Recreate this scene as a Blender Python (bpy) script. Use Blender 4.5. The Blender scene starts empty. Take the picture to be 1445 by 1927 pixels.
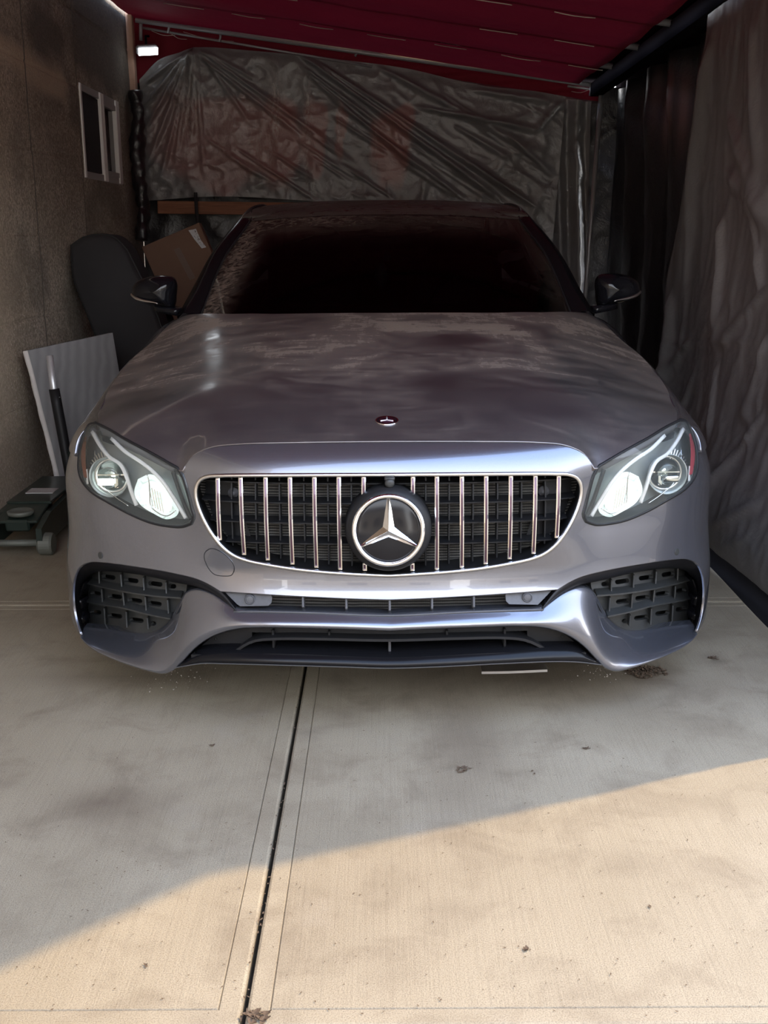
import bpy, math, random
import numpy as np
from mathutils import Vector, Matrix, noise
from mathutils.geometry import delaunay_2d_cdt

random.seed(7); np.random.seed(7)
SC = bpy.context.scene
COL = SC.collection

# ------------------------------------------------------------------ camera
F, IMW, IMH = 2050.0, 1445.0, 1927.0          # focal length in pixels of the 1445 x 1927 frame
PITCH = math.atan(523 / 2050); ROLL = math.radians(0.3); HC = 1.27
CAM = np.array([0.0, 0.0, HC])
_r0 = np.array([1.0, 0, 0]); _u0 = np.array([0, math.sin(PITCH), math.cos(PITCH)])
CW = np.array([0, math.cos(PITCH), -math.sin(PITCH)])
CR = _r0 * math.cos(ROLL) - _u0 * math.sin(ROLL)
CU = _u0 * math.cos(ROLL) + _r0 * math.sin(ROLL)
cd = bpy.data.cameras.new('camera'); cam = bpy.data.objects.new('camera', cd); COL.objects.link(cam)
cam.matrix_world = Matrix(((CR[0], CU[0], -CW[0], 0), (CR[1], CU[1], -CW[1], 0), (CR[2], CU[2], -CW[2], HC), (0, 0, 0, 1)))
cd.sensor_fit = 'HORIZONTAL'; cd.sensor_width = 36.0; cd.lens = F / IMW * 36.0
cd.clip_start = 0.05; cd.clip_end = 200
SC.camera = cam

# ------------------------------------------------------------------ sky, sun, exposure
wd = bpy.data.worlds.new('sky'); SC.world = wd; wd.use_nodes = True
nt = wd.node_tree; nt.nodes.clear()
wo = nt.nodes.new('ShaderNodeOutputWorld'); bg = nt.nodes.new('ShaderNodeBackground')
tc = nt.nodes.new('ShaderNodeTexCoord'); sx = nt.nodes.new('ShaderNodeSeparateXYZ')
cr = nt.nodes.new('ShaderNodeValToRGB')
cr.color_ramp.elements[0].position = 0.0; cr.color_ramp.elements[0].color = (1.0, 0.95, 0.88, 1)
cr.color_ramp.elements[1].position = 0.75; cr.color_ramp.elements[1].color = (0.33, 0.45, 0.71, 1)
e = cr.color_ramp.elements.new(0.22); e.color = (0.92, 0.95, 1.0, 1)
nt.links.new(tc.outputs['Generated'], sx.inputs[0]); nt.links.new(sx.outputs[2], cr.inputs[0])
nt.links.new(cr.outputs[0], bg.inputs[0]); nt.links.new(bg.outputs[0], wo.inputs[0])
bg.inputs[1].default_value = 6.0

SUN_TO = Vector((1.0, 0.38, 1.30)).normalized()
sl = bpy.data.lights.new('sun', 'SUN'); sun = bpy.data.objects.new('sun', sl); COL.objects.link(sun)
sl.energy = 3.9; sl.color = (1.0, 0.72, 0.36); sl.angle = math.radians(0.9)
sun.rotation_euler = (-SUN_TO).to_track_quat('-Z', 'Y').to_euler(); sun.location = (6, 3, 8)

SC.view_settings.view_transform = 'Standard'; SC.view_settings.look = 'None'
SC.view_settings.gamma = 1.0; SC.view_settings.use_curve_mapping = False
SC.view_settings.exposure = 0.40

# ------------------------------------------------------------------ projection helpers (metres <-> photo pixels)
def proj(P):
    rel = np.asarray(P, float) - CAM
    d = rel @ CW
    return np.stack([IMW / 2 + F * (rel @ CR) / d, IMH / 2 - F * (rel @ CU) / d], -1)

def ray(px, py):
    return CW + CR * (px - IMW / 2) / F + CU * (IMH / 2 - py) / F

def at_y(px, py, Y):                     # point of the sight line at world depth Y
    r = ray(px, py); return CAM + r * (Y / r[1])
def at_x(px, py, X):
    r = ray(px, py); return CAM + r * (X / r[0])
def at_z(px, py, Z=0.0):
    r = ray(px, py); return CAM + r * ((Z - HC) / r[2])

class Surf:                              # a parametric surface that can be met by sight lines
    def __init__(s, fn, u0, u1, v0, v1, n=140):
        s.fn = fn
        U, V = np.meshgrid(np.linspace(u0, u1, n), np.linspace(v0, v1, n))
        s.uv = np.stack([U.ravel(), V.ravel()], -1); s.px = proj(fn(s.uv)); s.b = (u0, u1, v0, v1)
    def hit(s, pts):
        pts = np.asarray(pts, float); out = []
        for p in pts:
            out.append(s.uv[np.argmin(((s.px - p) ** 2).sum(-1))])
        uv = np.array(out); h = 1e-4
        for _ in range(8):
            e0 = proj(s.fn(uv)) - pts
            ju = (proj(s.fn(uv + [h, 0])) - pts - e0) / h
            jv = (proj(s.fn(uv + [0, h])) - pts - e0) / h
            det = ju[:, 0] * jv[:, 1] - ju[:, 1] * jv[:, 0]
            det = np.where(np.abs(det) < 1e3, np.sign(det + 1e-9) * 1e3, det)
            du = -(e0[:, 0] * jv[:, 1] - e0[:, 1] * jv[:, 0]) / det
            dv = -(ju[:, 0] * e0[:, 1] - ju[:, 1] * e0[:, 0]) / det
            uv = uv + np.clip(np.stack([du, dv], -1), -.03, .03)
            uv[:, 0] = np.clip(uv[:, 0], s.b[0], s.b[1]); uv[:, 1] = np.clip(uv[:, 1], s.b[2], s.b[3])
        return uv
    def at(s, pts):
        return s.fn(s.hit(pts))

# ------------------------------------------------------------------ curves
def resample(P, step, n=None):
    P = np.asarray(P, float)
    L = np.r_[0, np.cumsum(np.linalg.norm(np.diff(P, axis=0), axis=1))]
    if n is None: n = max(2, int(round(L[-1] / step)) + 1)
    t = np.linspace(0, L[-1], n)
    return np.stack([np.interp(t, L, P[:, k]) for k in range(P.shape[1])], -1)

def spl(P, step=None, n=None):           # Catmull-Rom through P
    P = np.asarray(P, float)
    if len(P) < 3: return resample(P, step, n)
    Q = np.vstack([2 * P[0] - P[1], P, 2 * P[-1] - P[-2]]); out = []
    for i in range(1, len(Q) - 2):
        p0, p1, p2, p3 = Q[i - 1:i + 3]
        a = np.linalg.norm(p1 - p0) ** .5 + 1e-9; b = np.linalg.norm(p2 - p1) ** .5 + 1e-9; c = np.linalg.norm(p3 - p2) ** .5 + 1e-9
        t = np.linspace(0, 1, 14)[:, None] * b
        m1 = ((p1 - p0) / a - (p2 - p0) / (a + b) + (p2 - p1) / b) * b
        m2 = ((p2 - p1) / b - (p3 - p1) / (b + c) + (p3 - p2) / c) * b
        s = t / b
        seg = (2 * s**3 - 3 * s**2 + 1) * p1 + (s**3 - 2 * s**2 + s) * m1 + (-2 * s**3 + 3 * s**2) * p2 + (s**3 - s**2) * m2
        out.append(seg[:-1])
    out.append(P[-1:]); P = np.vstack(out)
    return resample(P, step, n)

def sstep(a, b, x):
    t = np.clip((x - a) / (b - a), 0, 1); return t * t * (3 - 2 * t)

# ------------------------------------------------------------------ objects
WLOC = {}
def _loc(o): return WLOC.get(o.name, Vector((0, 0, 0)))

def thing(name, label, cat, loc, group=None):
    o = bpy.data.objects.new(name, None); COL.objects.link(o); o.location = loc
    o.empty_display_size = .1; WLOC[o.name] = Vector(loc); tag(o, label, cat, group); return o

def tag(o, label=None, cat=None, group=None, kind=None):
    if label: o['label'] = label
    if cat: o['category'] = cat
    if group: o['group'] = group
    if kind: o['kind'] = kind
    return o

def mk(name, V, FA, mat, parent=None, N=None, smooth=True, mi=None, loc=None):
    V = np.asarray(V, float)
    if parent is not None: base = _loc(parent)
    else: base = Vector(loc) if loc is not None else Vector((0, 0, 0))
    me = bpy.data.meshes.new(name)
    me.from_pydata((V - np.array(base)).tolist(), [], [list(map(int, f)) for f in FA])
    mats = mat if isinstance(mat, (list, tuple)) else [mat]
    for m in mats: me.materials.append(m)
    if mi is not None: me.polygons.foreach_set('material_index', np.asarray(mi, 'i'))
    if smooth: me.polygons.foreach_set('use_smooth', np.ones(len(me.polygons), bool))
    else: me.polygons.foreach_set('use_smooth', np.zeros(len(me.polygons), bool))
    me.validate(); me.update()
    if N is not None and len(N) == len(me.vertices): me.normals_split_custom_set_from_vertices(np.asarray(N).tolist())
    o = bpy.data.objects.new(name, me); COL.objects.link(o)
    if parent is not None: o.parent = parent
    elif loc is not None: o.location = loc
    WLOC[o.name] = base
    return o

def fattr(o, name, vals):
    a = o.data.attributes.new(name, 'FLOAT', 'POINT'); a.data.foreach_set('value', np.asarray(vals, 'f'))

def join(parts):                         # parts: list of (V, F) -> one (V, F)
    VV, FF, n = [], [], 0
    for V, Fa in parts:
        VV.append(np.asarray(V, float)); FF += [[i + n for i in f] for f in Fa]; n += len(V)
    return np.vstack(VV), FF

def mir(V, Fa, x0):
    V = np.array(V, float); V[:, 0] = 2 * x0 - V[:, 0]; return V, [list(f)[::-1] for f in Fa]

def grid(P):                             # P[u, v, 3]
    a, b = P.shape[:2]
    Fa = [[i * b + j, (i + 1) * b + j, (i + 1) * b + j + 1, i * b + j + 1] for i in range(a - 1) for j in range(b - 1)]
    return P.reshape(-1, 3), Fa

def tube(P, r, n=10, cap=True):
    P = np.asarray(P, float); m = len(P); r = np.broadcast_to(r, (m,))
    T = np.gradient(P, axis=0); T /= np.linalg.norm(T, axis=1)[:, None]
    up = np.array([0, 0, 1.0]) if abs(T[0][2]) < .9 else np.array([1.0, 0, 0])
    V = []
    for i in range(m):
        a = np.cross(T[i], up); a /= np.linalg.norm(a); b = np.cross(a, T[i]); up = b
        for k in range(n):
            t = 2 * math.pi * k / n; V.append(P[i] + r[i] * (a * math.cos(t) + b * math.sin(t)))
    Fa = [[i * n + k, i * n + (k + 1) % n, (i + 1) * n + (k + 1) % n, (i + 1) * n + k] for i in range(m - 1) for k in range(n)]
    if cap: Fa += [list(range(n))[::-1], [(m - 1) * n + k for k in range(n)]]
    return np.array(V), Fa

def sweep(P, prof, up=(0, 0, 1), closed=True):   # profile (side, up) offsets swept along P
    P = np.asarray(P, float); m = len(P); n = len(prof)
    T = np.gradient(P, axis=0); T /= np.linalg.norm(T, axis=1)[:, None]; V = []
    for i in range(m):
        a = np.cross(T[i], np.array(up, float)); a /= np.linalg.norm(a); b = np.cross(a, T[i])
        for (s, h) in prof: V.append(P[i] + a * s + b * h)
    Fa = [[i * n + k, i * n + (k + 1) % n, (i + 1) * n + (k + 1) % n, (i + 1) * n + k] for i in range(m - 1) for k in range(n if closed else n - 1)]
    if closed: Fa += [list(range(n))[::-1], [(m - 1) * n + k for k in range(n)]]
    return np.array(V), Fa

def box(c, s, R=None, bev=0.0):          # centre, full size, optional 3x3
    c = np.array(c, float); h = np.array(s, float) / 2
    if bev <= 0:
        V = np.array([[x, y, z] for x in (-1, 1) for y in (-1, 1) for z in (-1, 1)]) * h
        Fa = [[0, 1, 3, 2], [4, 6, 7, 5], [0, 4, 5, 1], [2, 3, 7, 6], [0, 2, 6, 4], [1, 5, 7, 3]]
    else:
        V = []; b = min(bev, h.min() * .98)
        for x in (-1, 1):
            for y in (-1, 1):
                for z in (-1, 1):
                    g = np.array([x, y, z])
                    for k in range(3):
                        q = g * (h - b); q[k] = g[k] * h[k]; V.append(q)
        V = np.array(V); I = lambda x, y, z, k: ((x * 2 + y) * 2 + z) * 3 + k
        Fa = []
        for x in (0, 1):
            Fa.append([I(x, 0, 0, 0), I(x, 1, 0, 0), I(x, 1, 1, 0), I(x, 0, 1, 0)][::1 if x else -1])
        for y in (0, 1):
            Fa.append([I(0, y, 0, 1), I(1, y, 0, 1), I(1, y, 1, 1), I(0, y, 1, 1)][::-1 if y else 1])
        for z in (0, 1):
            Fa.append([I(0, 0, z, 2), I(1, 0, z, 2), I(1, 1, z, 2), I(0, 1, z, 2)][::1 if z else -1])
        for a in (0, 1):
            for b2 in (0, 1):
                Fa.append([I(a, b2, 0, 0), I(a, b2, 0, 1), I(a, b2, 1, 1), I(a, b2, 1, 0)])
                Fa.append([I(a, 0, b2, 0), I(a, 0, b2, 2), I(a, 1, b2, 2), I(a, 1, b2, 0)])
                Fa.append([I(0, a, b2, 1), I(0, a, b2, 2), I(1, a, b2, 2), I(1, a, b2, 1)])
        for x in (0, 1):
            for y in (0, 1):
                for z in (0, 1): Fa.append([I(x, y, z, 0), I(x, y, z, 1), I(x, y, z, 2)])
        G = []
        for f in Fa:
            q = V[f]; nn = np.cross(q[1] - q[0], q[2] - q[0])
            G.append(f if nn @ q.mean(0) > 0 else f[::-1])
        Fa = G
    if R is not None: V = V @ np.array(R).T
    return V + c, Fa

def beam(p0, p1, w, h, up=(0, 0, 1), bev=0.0):
    p0 = np.array(p0, float); p1 = np.array(p1, float); t = p1 - p0; L = np.linalg.norm(t); t /= L
    a = np.cross(t, up); a /= np.linalg.norm(a); b = np.cross(a, t)
    return box((p0 + p1) / 2, (w, L, h), np.stack([a, t, b], 1), bev)

def lathe(prof, c, axis, n=32, cap=True):          # prof: (radius, along-axis)
    ax = np.array(axis, float); ax /= np.linalg.norm(ax)
    a = np.cross(ax, [0, 0, 1.0]) if abs(ax[2]) < .9 else np.cross(ax, [1.0, 0, 0]); a /= np.linalg.norm(a); b = np.cross(ax, a)
    V = []
    for (r, h) in prof:
        for k in range(n):
            t = 2 * math.pi * k / n; V.append(np.array(c) + ax * h + r * (a * math.cos(t) + b * math.sin(t)))
    m = len(prof)
    Fa = [[i * n + k, i * n + (k + 1) % n, (i + 1) * n + (k + 1) % n, (i + 1) * n + k] for i in range(m - 1) for k in range(n)]
    if cap and prof[0][0] > 1e-6: Fa.append(list(range(n))[::-1])
    if cap and prof[-1][0] > 1e-6: Fa.append([(m - 1) * n + k for k in range(n)])
    return np.array(V), Fa

def inpoly(P, L):
    P = np.asarray(P); L = np.asarray(L); r = np.zeros(len(P), bool); j = len(L) - 1
    for i in range(len(L)):
        a, b = L[i], L[j]
        c = (a[1] > P[:, 1]) != (b[1] > P[:, 1])
        with np.errstate(divide='ignore', invalid='ignore'):
            xi = (b[0] - a[0]) * (P[:, 1] - a[1]) / (b[1] - a[1]) + a[0]
        r ^= c & (P[:, 0] < xi); j = i
    return r

def area2(L): return .5 * np.sum(L[:, 0] * np.roll(L[:, 1], -1) - np.roll(L[:, 0], -1) * L[:, 1])

CENTER = np.array([0.012, 5.0, 0.35])
def snorm(S, uv, h=2e-3, ref=None):
    p = S(uv); du = S(uv + [h, 0]) - S(uv - [h, 0]); dv = S(uv + [0, h]) - S(uv - [0, h])
    n = np.cross(du, dv); n /= np.linalg.norm(n, axis=1)[:, None] + 1e-12
    d = (n * (p - (CENTER if ref is None else ref))).sum(1)
    n[d < 0] *= -1
    return p, n

def panel(S, outer, holes=(), sp=.016, rr=.0025, depth=.018, ref=None, flat=False):
    """Sheet cut from surface S by loops in its own parameters, with a rolled edge and a returned flange."""
    loops = [np.asarray(outer, float)] + [np.asarray(h, float) for h in holes]
    LL = []
    for i, L in enumerate(loops):
        keep = np.linalg.norm(L - np.roll(L, 1, 0), axis=1) > 1e-5
        L = L[keep]
        if (area2(L) > 0) != (i == 0): L = L[::-1]
        LL.append(L)
    lo, hi = LL[0].min(0), LL[0].max(0)
    gx = np.arange(lo[0] + sp / 2, hi[0], sp); gy = np.arange(lo[1] + sp / 2, hi[1], sp)
    G = np.stack(np.meshgrid(gx, gy), -1).astype(float)
    G[1::2, :, 0] += sp / 2; G = G.reshape(-1, 2)
    ok = inpoly(G, LL[0])
    for h in LL[1:]: ok &= ~inpoly(G, h)
    G = G[ok]; B = np.vstack(LL)
    if len(G):
        dm = np.full(len(G), 9.0)
        for k in range(0, len(B), 64):
            dm = np.minimum(dm, np.linalg.norm(G[:, None] - B[None, k:k + 64], axis=2).min(1))
        G = G[dm > .55 * sp]
    nB = len(B); P2 = np.vstack([B, G]); E = []; o = 0
    for L in LL:
        E += [(o + i, o + (i + 1) % len(L)) for i in range(len(L))]; o += len(L)
    r = delaunay_2d_cdt([Vector(p) for p in P2], E, [], 0, 1e-7)
    Q = np.array([[v[0], v[1]] for v in r[0]]); T = np.array([f for f in r[2] if len(f) == 3])
    c = Q[T].mean(1); k = inpoly(c, LL[0])
    for h in LL[1:]: k &= ~inpoly(c, h)
    T = T[k]
    V, N = snorm(S, Q, ref=ref)
    a = np.cross(V[T[:, 1]] - V[T[:, 0]], V[T[:, 2]] - V[T[:, 0]])
    fl = (a * N[T].mean(1)).sum(1) < 0; T[fl] = T[fl][:, ::-1]
    VV = [V]; NN = [N]; FF = T.tolist(); base = len(V)
    if rr > 0 or depth > 0:
        for L in LL:
            t2 = np.roll(L, -1, 0) - np.roll(L, 1, 0); t2 /= np.linalg.norm(t2, axis=1)[:, None] + 1e-12
            out = np.stack([t2[:, 1], -t2[:, 0]], -1)
            p, n = snorm(S, L, ref=ref)
            t = S(L + out * 2e-3) - p; t -= n * (t * n).sum(1)[:, None]; t /= np.linalg.norm(t, axis=1)[:, None] + 1e-12
            rings = []; nr = []
            for ang in (0, 30, 60, 90):
                s, co = math.sin(math.radians(ang)), math.cos(math.radians(ang))
                rings.append(p + t * rr * s - n * rr * (1 - co)); nr.append(n * co + t * s)
            rings.append(rings[-1] - n * depth); nr.append(t)
            m = len(L)
            for q in range(len(rings)): VV.append(rings[q]); NN.append(nr[q])
            sgn = None
            for q in range(len(rings) - 1):
                for i in range(m):
                    j = (i + 1) % m
                    f = [base + q * m + i, base + q * m + j, base + (q + 1) * m + j, base + (q + 1) * m + i]
                    FF.append(f)
            # orient
            VA = np.vstack(VV); NA = np.vstack(NN)
            for idx in range(len(FF) - (len(rings) - 1) * m, len(FF)):
                f = FF[idx]; q = VA[f]; nn = np.cross(q[2] - q[0], q[3] - q[1])
                if nn @ NA[f].sum(0) < 0: FF[idx] = f[::-1]
            base += m * len(rings)
    return np.vstack(VV), FF, np.vstack(NN)

def mirN(V, Fa, N, x0):
    V2, F2 = mir(V, Fa, x0); N = np.array(N); N[:, 0] *= -1; return V2, F2, N

def nz(P, sc=1.0, octv=3):               # fractal noise on an (n,3) array
    return np.array([noise.fractal(Vector(p) * sc, 1.0, 2.0, octv) for p in P])

def ridges(P, sc=1.0, octv=3):
    o = np.zeros(len(P)); a = 1.0
    for k in range(octv):
        v = np.array([noise.noise(Vector(p) * sc) for p in P]); o += a * (1 - np.abs(v) * 2.2).clip(0, 1) ** 2; sc *= 2.1; a *= .5
    return o

def folds(A, B, L):                      # L: (a0,b0,a1,b1,width,amp)
    o = np.zeros(A.shape)
    for a0, b0, a1, b1, w, am in L:
        d = np.array([a1 - a0, b1 - b0]); ln = np.hypot(*d); d /= ln
        s = (A - a0) * d[0] + (B - b0) * d[1]; t = -(A - a0) * d[1] + (B - b0) * d[0]
        env = sstep(-.12 * ln, .1 * ln, s) * (1 - sstep(.75 * ln, 1.1 * ln, s))
        ww = w * (.55 + .6 * np.clip(s / ln, 0, 1))
        o += am * env * np.exp(-(t / ww) ** 2)
    return o
# ------------------------------------------------------------------ materials
class NT:
    def __init__(s, name):
        s.m = bpy.data.materials.new(name); s.m.use_nodes = True; s.t = s.m.node_tree; s.t.nodes.clear()
        s.out = s.n('ShaderNodeOutputMaterial')
    def n(s, k, **kw):
        x = s.t.nodes.new(k)
        for a, b in kw.items(): setattr(x, a, b)
        return x
    def l(s, a, b): s.t.links.new(a, b)
    def noise(s, scale, detail=4, rough=.55, dist=0, vec=None):
        x = s.n('ShaderNodeTexNoise'); x.inputs['Scale'].default_value = scale; x.inputs['Detail'].default_value = detail
        x.inputs['Roughness'].default_value = rough; x.inputs['Distortion'].default_value = dist
        if vec is not None: s.l(vec, x.inputs['Vector'])
        return x.outputs['Fac']
    def coord(s, scale=(1, 1, 1), rot=(0, 0, 0), which='Object'):
        c = s.n('ShaderNodeTexCoord'); m = s.n('ShaderNodeMapping'); m.inputs['Scale'].default_value = scale; m.inputs['Rotation'].default_value = rot
        s.l(c.outputs[which], m.inputs[0]); return m.outputs[0]
    def ramp(s, fac, stops):
        r = s.n('ShaderNodeValToRGB'); e = r.color_ramp.elements
        while len(e) < len(stops): e.new(.5)
        for el, (p, c) in zip(e, stops):
            el.position = p; el.color = (c if len(c) == 4 else (*c, 1)) if isinstance(c, (tuple, list)) else (c, c, c, 1)
        s.l(fac, r.inputs[0]); return r.outputs[0]
    def mix(s, fac, a, b):
        x = s.n('ShaderNodeMix', data_type='RGBA')
        for v, i in ((fac, 0), (a, 6), (b, 7)):
            if isinstance(v, (int, float)): x.inputs[i].default_value = v
            elif isinstance(v, tuple): x.inputs[i].default_value = (*v, 1)
            else: s.l(v, x.inputs[i])
        return x.outputs[2]
    def math(s, op, a, b=0.0):
        x = s.n('ShaderNodeMath', operation=op)
        for v, i in ((a, 0), (b, 1)):
            if isinstance(v, (int, float)): x.inputs[i].default_value = v
            else: s.l(v, x.inputs[i])
        return x.outputs[0]
    def attr(s, name):
        return s.n('ShaderNodeAttribute', attribute_name=name).outputs['Fac']
    def bump(s, h, st=.3, dist=.01, nrm=None):
        b = s.n('ShaderNodeBump'); b.inputs['Strength'].default_value = st; b.inputs['Distance'].default_value = dist
        s.l(h, b.inputs['Height'])
        if nrm is not None: s.l(nrm, b.inputs['Normal'])
        return b.outputs[0]
    def prin(s, col, rough=.5, metal=0.0, coat=0.0, coatr=.03, nrm=None, spec=.5, emis=None, est=0, sheen=0, coatn=False):
        p = s.n('ShaderNodeBsdfPrincipled')
        for v, k in ((col, 'Base Color'), (rough, 'Roughness'), (metal, 'Metallic'), (coat, 'Coat Weight'), (coatr, 'Coat Roughness'), (spec, 'Specular IOR Level')):
            if isinstance(v, (int, float)): p.inputs[k].default_value = v
            elif isinstance(v, tuple): p.inputs[k].default_value = (*v, 1)
            else: s.l(v, p.inputs[k])
        if nrm is not None: s.l(nrm, p.inputs['Normal'])
        if emis is not None: p.inputs['Emission Color'].default_value = (*emis, 1); p.inputs['Emission Strength'].default_value = est
        return p.outputs[0]
    def done(s, sh): s.l(sh, s.out.inputs[0]); return s.m

def simple(name, col, rough=.5, metal=0.0, coat=0.0, spec=.5, grain=None, emis=None, est=0):
    t = NT(name); nrm = None; c = col
    if grain:
        f = t.noise(grain[0], 5, .6, vec=t.coord()); nrm = t.bump(f, grain[1], .004)
        c = t.mix(t.noise(grain[0] * .23, 3, vec=t.coord()), tuple(v * .8 for v in col), tuple(v * 1.2 for v in col))
    return t.done(t.prin(c, rough, metal, coat, nrm=nrm, spec=spec, emis=emis, est=est))

M = {}
def paint(name, dusty):
    t = NT(name); v = t.coord()
    flake = t.noise(900, 2, vec=v)
    base = t.mix(flake, (.138, .145, .172), (.192, .201, .236))
    if not dusty:
        d = t.math('MULTIPLY', t.noise(7, 5, .6, vec=v), .16)
        col = t.mix(d, base, (.30, .27, .23))
        return t.done(t.prin(col, .25, .80, 1.0, .025))
    base = t.mix(flake, (.104, .099, .106), (.142, .136, .144))
    wv = t.coord((2.4, 4.2, 1), (0, 0, .35))
    w1 = t.noise(2.2, 5, .6, 1.0, wv)
    sw = t.noise(1.6, 4, .55, 1.2, v)
    st = t.noise(1.0, 6, .72, .6, t.coord((9, 70, 9), (0, 0, .45)))
    st2 = t.noise(1.0, 6, .72, .6, t.coord((60, 9, 9), (0, 0, .3)))
    a = t.ramp(w1, [(.28, 0.0), (.75, 1.0)])
    b = t.ramp(sw, [(.30, .35), (.70, 1.0)])
    dep = t.attr('dust')
    k = t.math('ADD', t.math('MULTIPLY', t.ramp(st, [(.35, 0.0), (.68, 1.0)]), .6), t.math('MULTIPLY', t.ramp(st2, [(.35, 0.0), (.7, 1.0)]), .4))
    m = t.math('MINIMUM', t.math('MULTIPLY', t.math('MULTIPLY', t.math('ADD', t.math('MULTIPLY', a, t.math('ADD', .25, t.math('MULTIPLY', k, 1.1))), .22), b), dep), .92)
    col = t.mix(m, base, (.26, .205, .165))
    rough = t.math('ADD', t.math('MULTIPLY', m, .45), .27)
    cw = t.math('SUBTRACT', 1.0, t.math('MULTIPLY', m, .75))
    met = t.math('SUBTRACT', .80, t.math('MULTIPLY', m, .7))
    cro = t.math('ADD', .03, t.math('MULTIPLY', m, .35))
    return t.done(t.prin(col, rough, met, cw, cro))
M['paint'] = paint('grey_metallic_paint', False)
M['hoodpaint'] = paint('dusty_grey_metallic_paint', True)
def roofpaint():
    t = NT('dusty_black_roof'); v = t.coord((2, 5, 1)); k = t.ramp(t.noise(4, 6, .6, 1.5, v), [(.3, .15), (.75, .6)])
    return t.done(t.prin(t.mix(k, (.012, .011, .012), (.15, .12, .10)), t.mix(k, (.12,) * 3, (.7,) * 3), 0, 0, spec=.15))
M['roofpaint'] = roofpaint()
M['gloss'] = simple('gloss_black_plastic', (.006, .006, .008), .12, 0, 0, .3)
M['black'] = simple('black_plastic', (.012, .012, .013), .5, 0, 0, .3, grain=(400, .15))
M['grey_plastic'] = simple('grey_plastic', (.075, .075, .080), .5, grain=(500, .15))
M['vent'] = simple('charcoal_vent_plastic', (.030, .031, .030), .5, grain=(500, .12))
M['void'] = simple('dark_cavity', (.006, .006, .006), .9)
M['rubber'] = simple('tyre_rubber', (.018, .018, .018), .75, grain=(120, .3))
M['chrome'] = simple('chrome', (.86, .86, .88), .09, 1.0)
M['satin'] = simple('satin_silver_trim', (.62, .61, .60), .28, 1.0)
M['groove'] = simple('violet_tinted_groove', (.07, .030, .055), .2, .5, .5)
M['steel'] = simple('brushed_steel', (.62, .62, .63), .38, .55, grain=(60, .05))
M['white_bar'] = simple('white_light_guide', (.72, .71, .70), .25, 0, .5, emis=(.9, .93, 1.0), est=.10)  # bars are unlit; a faint glow is added to the white
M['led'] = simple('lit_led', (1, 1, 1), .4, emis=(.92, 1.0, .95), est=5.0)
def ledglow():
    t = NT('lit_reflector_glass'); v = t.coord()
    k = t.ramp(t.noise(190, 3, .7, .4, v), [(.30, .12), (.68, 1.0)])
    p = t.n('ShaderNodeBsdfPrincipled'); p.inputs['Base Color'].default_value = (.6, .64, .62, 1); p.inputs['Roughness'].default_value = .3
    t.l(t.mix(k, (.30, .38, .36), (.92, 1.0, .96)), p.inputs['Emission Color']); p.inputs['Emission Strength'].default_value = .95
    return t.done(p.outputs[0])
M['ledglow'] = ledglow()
M['reflector'] = simple('mirror_reflector', (.80, .83, .82), .12, 1.0)
M['redlens'] = simple('red_reflector_lens', (.42, .03, .05), .15, 0, 1.0)
M['amber'] = simple('clear_amber_lens', (.32, .10, .05), .2, 0, 1.0)
def radiator():
    t = NT('radiator_fins'); v = t.coord()
    w = t.n('ShaderNodeTexWave', bands_direction='Z'); w.inputs['Scale'].default_value = 42; w.inputs['Distortion'].default_value = .6; t.l(v, w.inputs[0])
    w2 = t.n('ShaderNodeTexWave', bands_direction='X'); w2.inputs['Scale'].default_value = 160; w2.inputs['Distortion'].default_value = 1.5; t.l(v, w2.inputs[0])
    k = t.math('MULTIPLY', w.outputs['Fac'], t.math('ADD', t.math('MULTIPLY', w2.outputs['Fac'], .6), .4))
    col = t.mix(k, (.012, .012, .012), (.42, .40, .37))
    return t.done(t.prin(col, .5, .4, nrm=t.bump(k, .6, .01)))
M['radiator'] = radiator()
def foil():
    t = NT('crumpled_foil'); v = t.coord()
    n1 = t.noise(34, 6, .7, 1.5, v)
    col = t.ramp(t.noise(22, 4, .6, vec=v), [(.3, (.03, .025, .02)), (.55, (.28, .25, .22)), (.8, (.75, .72, .68))])
    return t.done(t.prin(col, .35, .7, nrm=t.bump(n1, 1.0, .05)))
M['foil'] = foil()
def clear(name, tint=(1, 1, 1), ior=1.45, rough=.01, dust=False, boost=0.0):
    t = NT(name)
    tr = t.n('ShaderNodeBsdfTransparent'); tr.inputs[0].default_value = (*tint, 1)
    gl = t.n('ShaderNodeBsdfGlossy'); gl.inputs['Roughness'].default_value = rough
    fr = t.n('ShaderNodeFresnel'); fr.inputs[0].default_value = ior
    mx = t.n('ShaderNodeMixShader'); t.l(fr.outputs[0], mx.inputs[0])
    t.l(tr.outputs[0], mx.inputs[1]); t.l(gl.outputs[0], mx.inputs[2]); sh = mx.outputs[0]
    if dust:
        df = t.n('ShaderNodeBsdfDiffuse'); df.inputs[0].default_value = (.24, .18, .15, 1)
        v = t.coord((3, 6, 6), (0, 0, .6)); k = t.ramp(t.noise(5, 8, .7, 2.0, v), [(.40, 0.0), (.75, 1.0)])
        k = t.math('MULTIPLY', t.math('ADD', t.math('MULTIPLY', k, .9), .06), t.attr('dust'))
        m2 = t.n('ShaderNodeMixShader'); t.l(k, m2.inputs[0]); t.l(sh, m2.inputs[1]); t.l(df.outputs[0], m2.inputs[2]); sh = m2.outputs[0]
    return t.done(sh)
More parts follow.
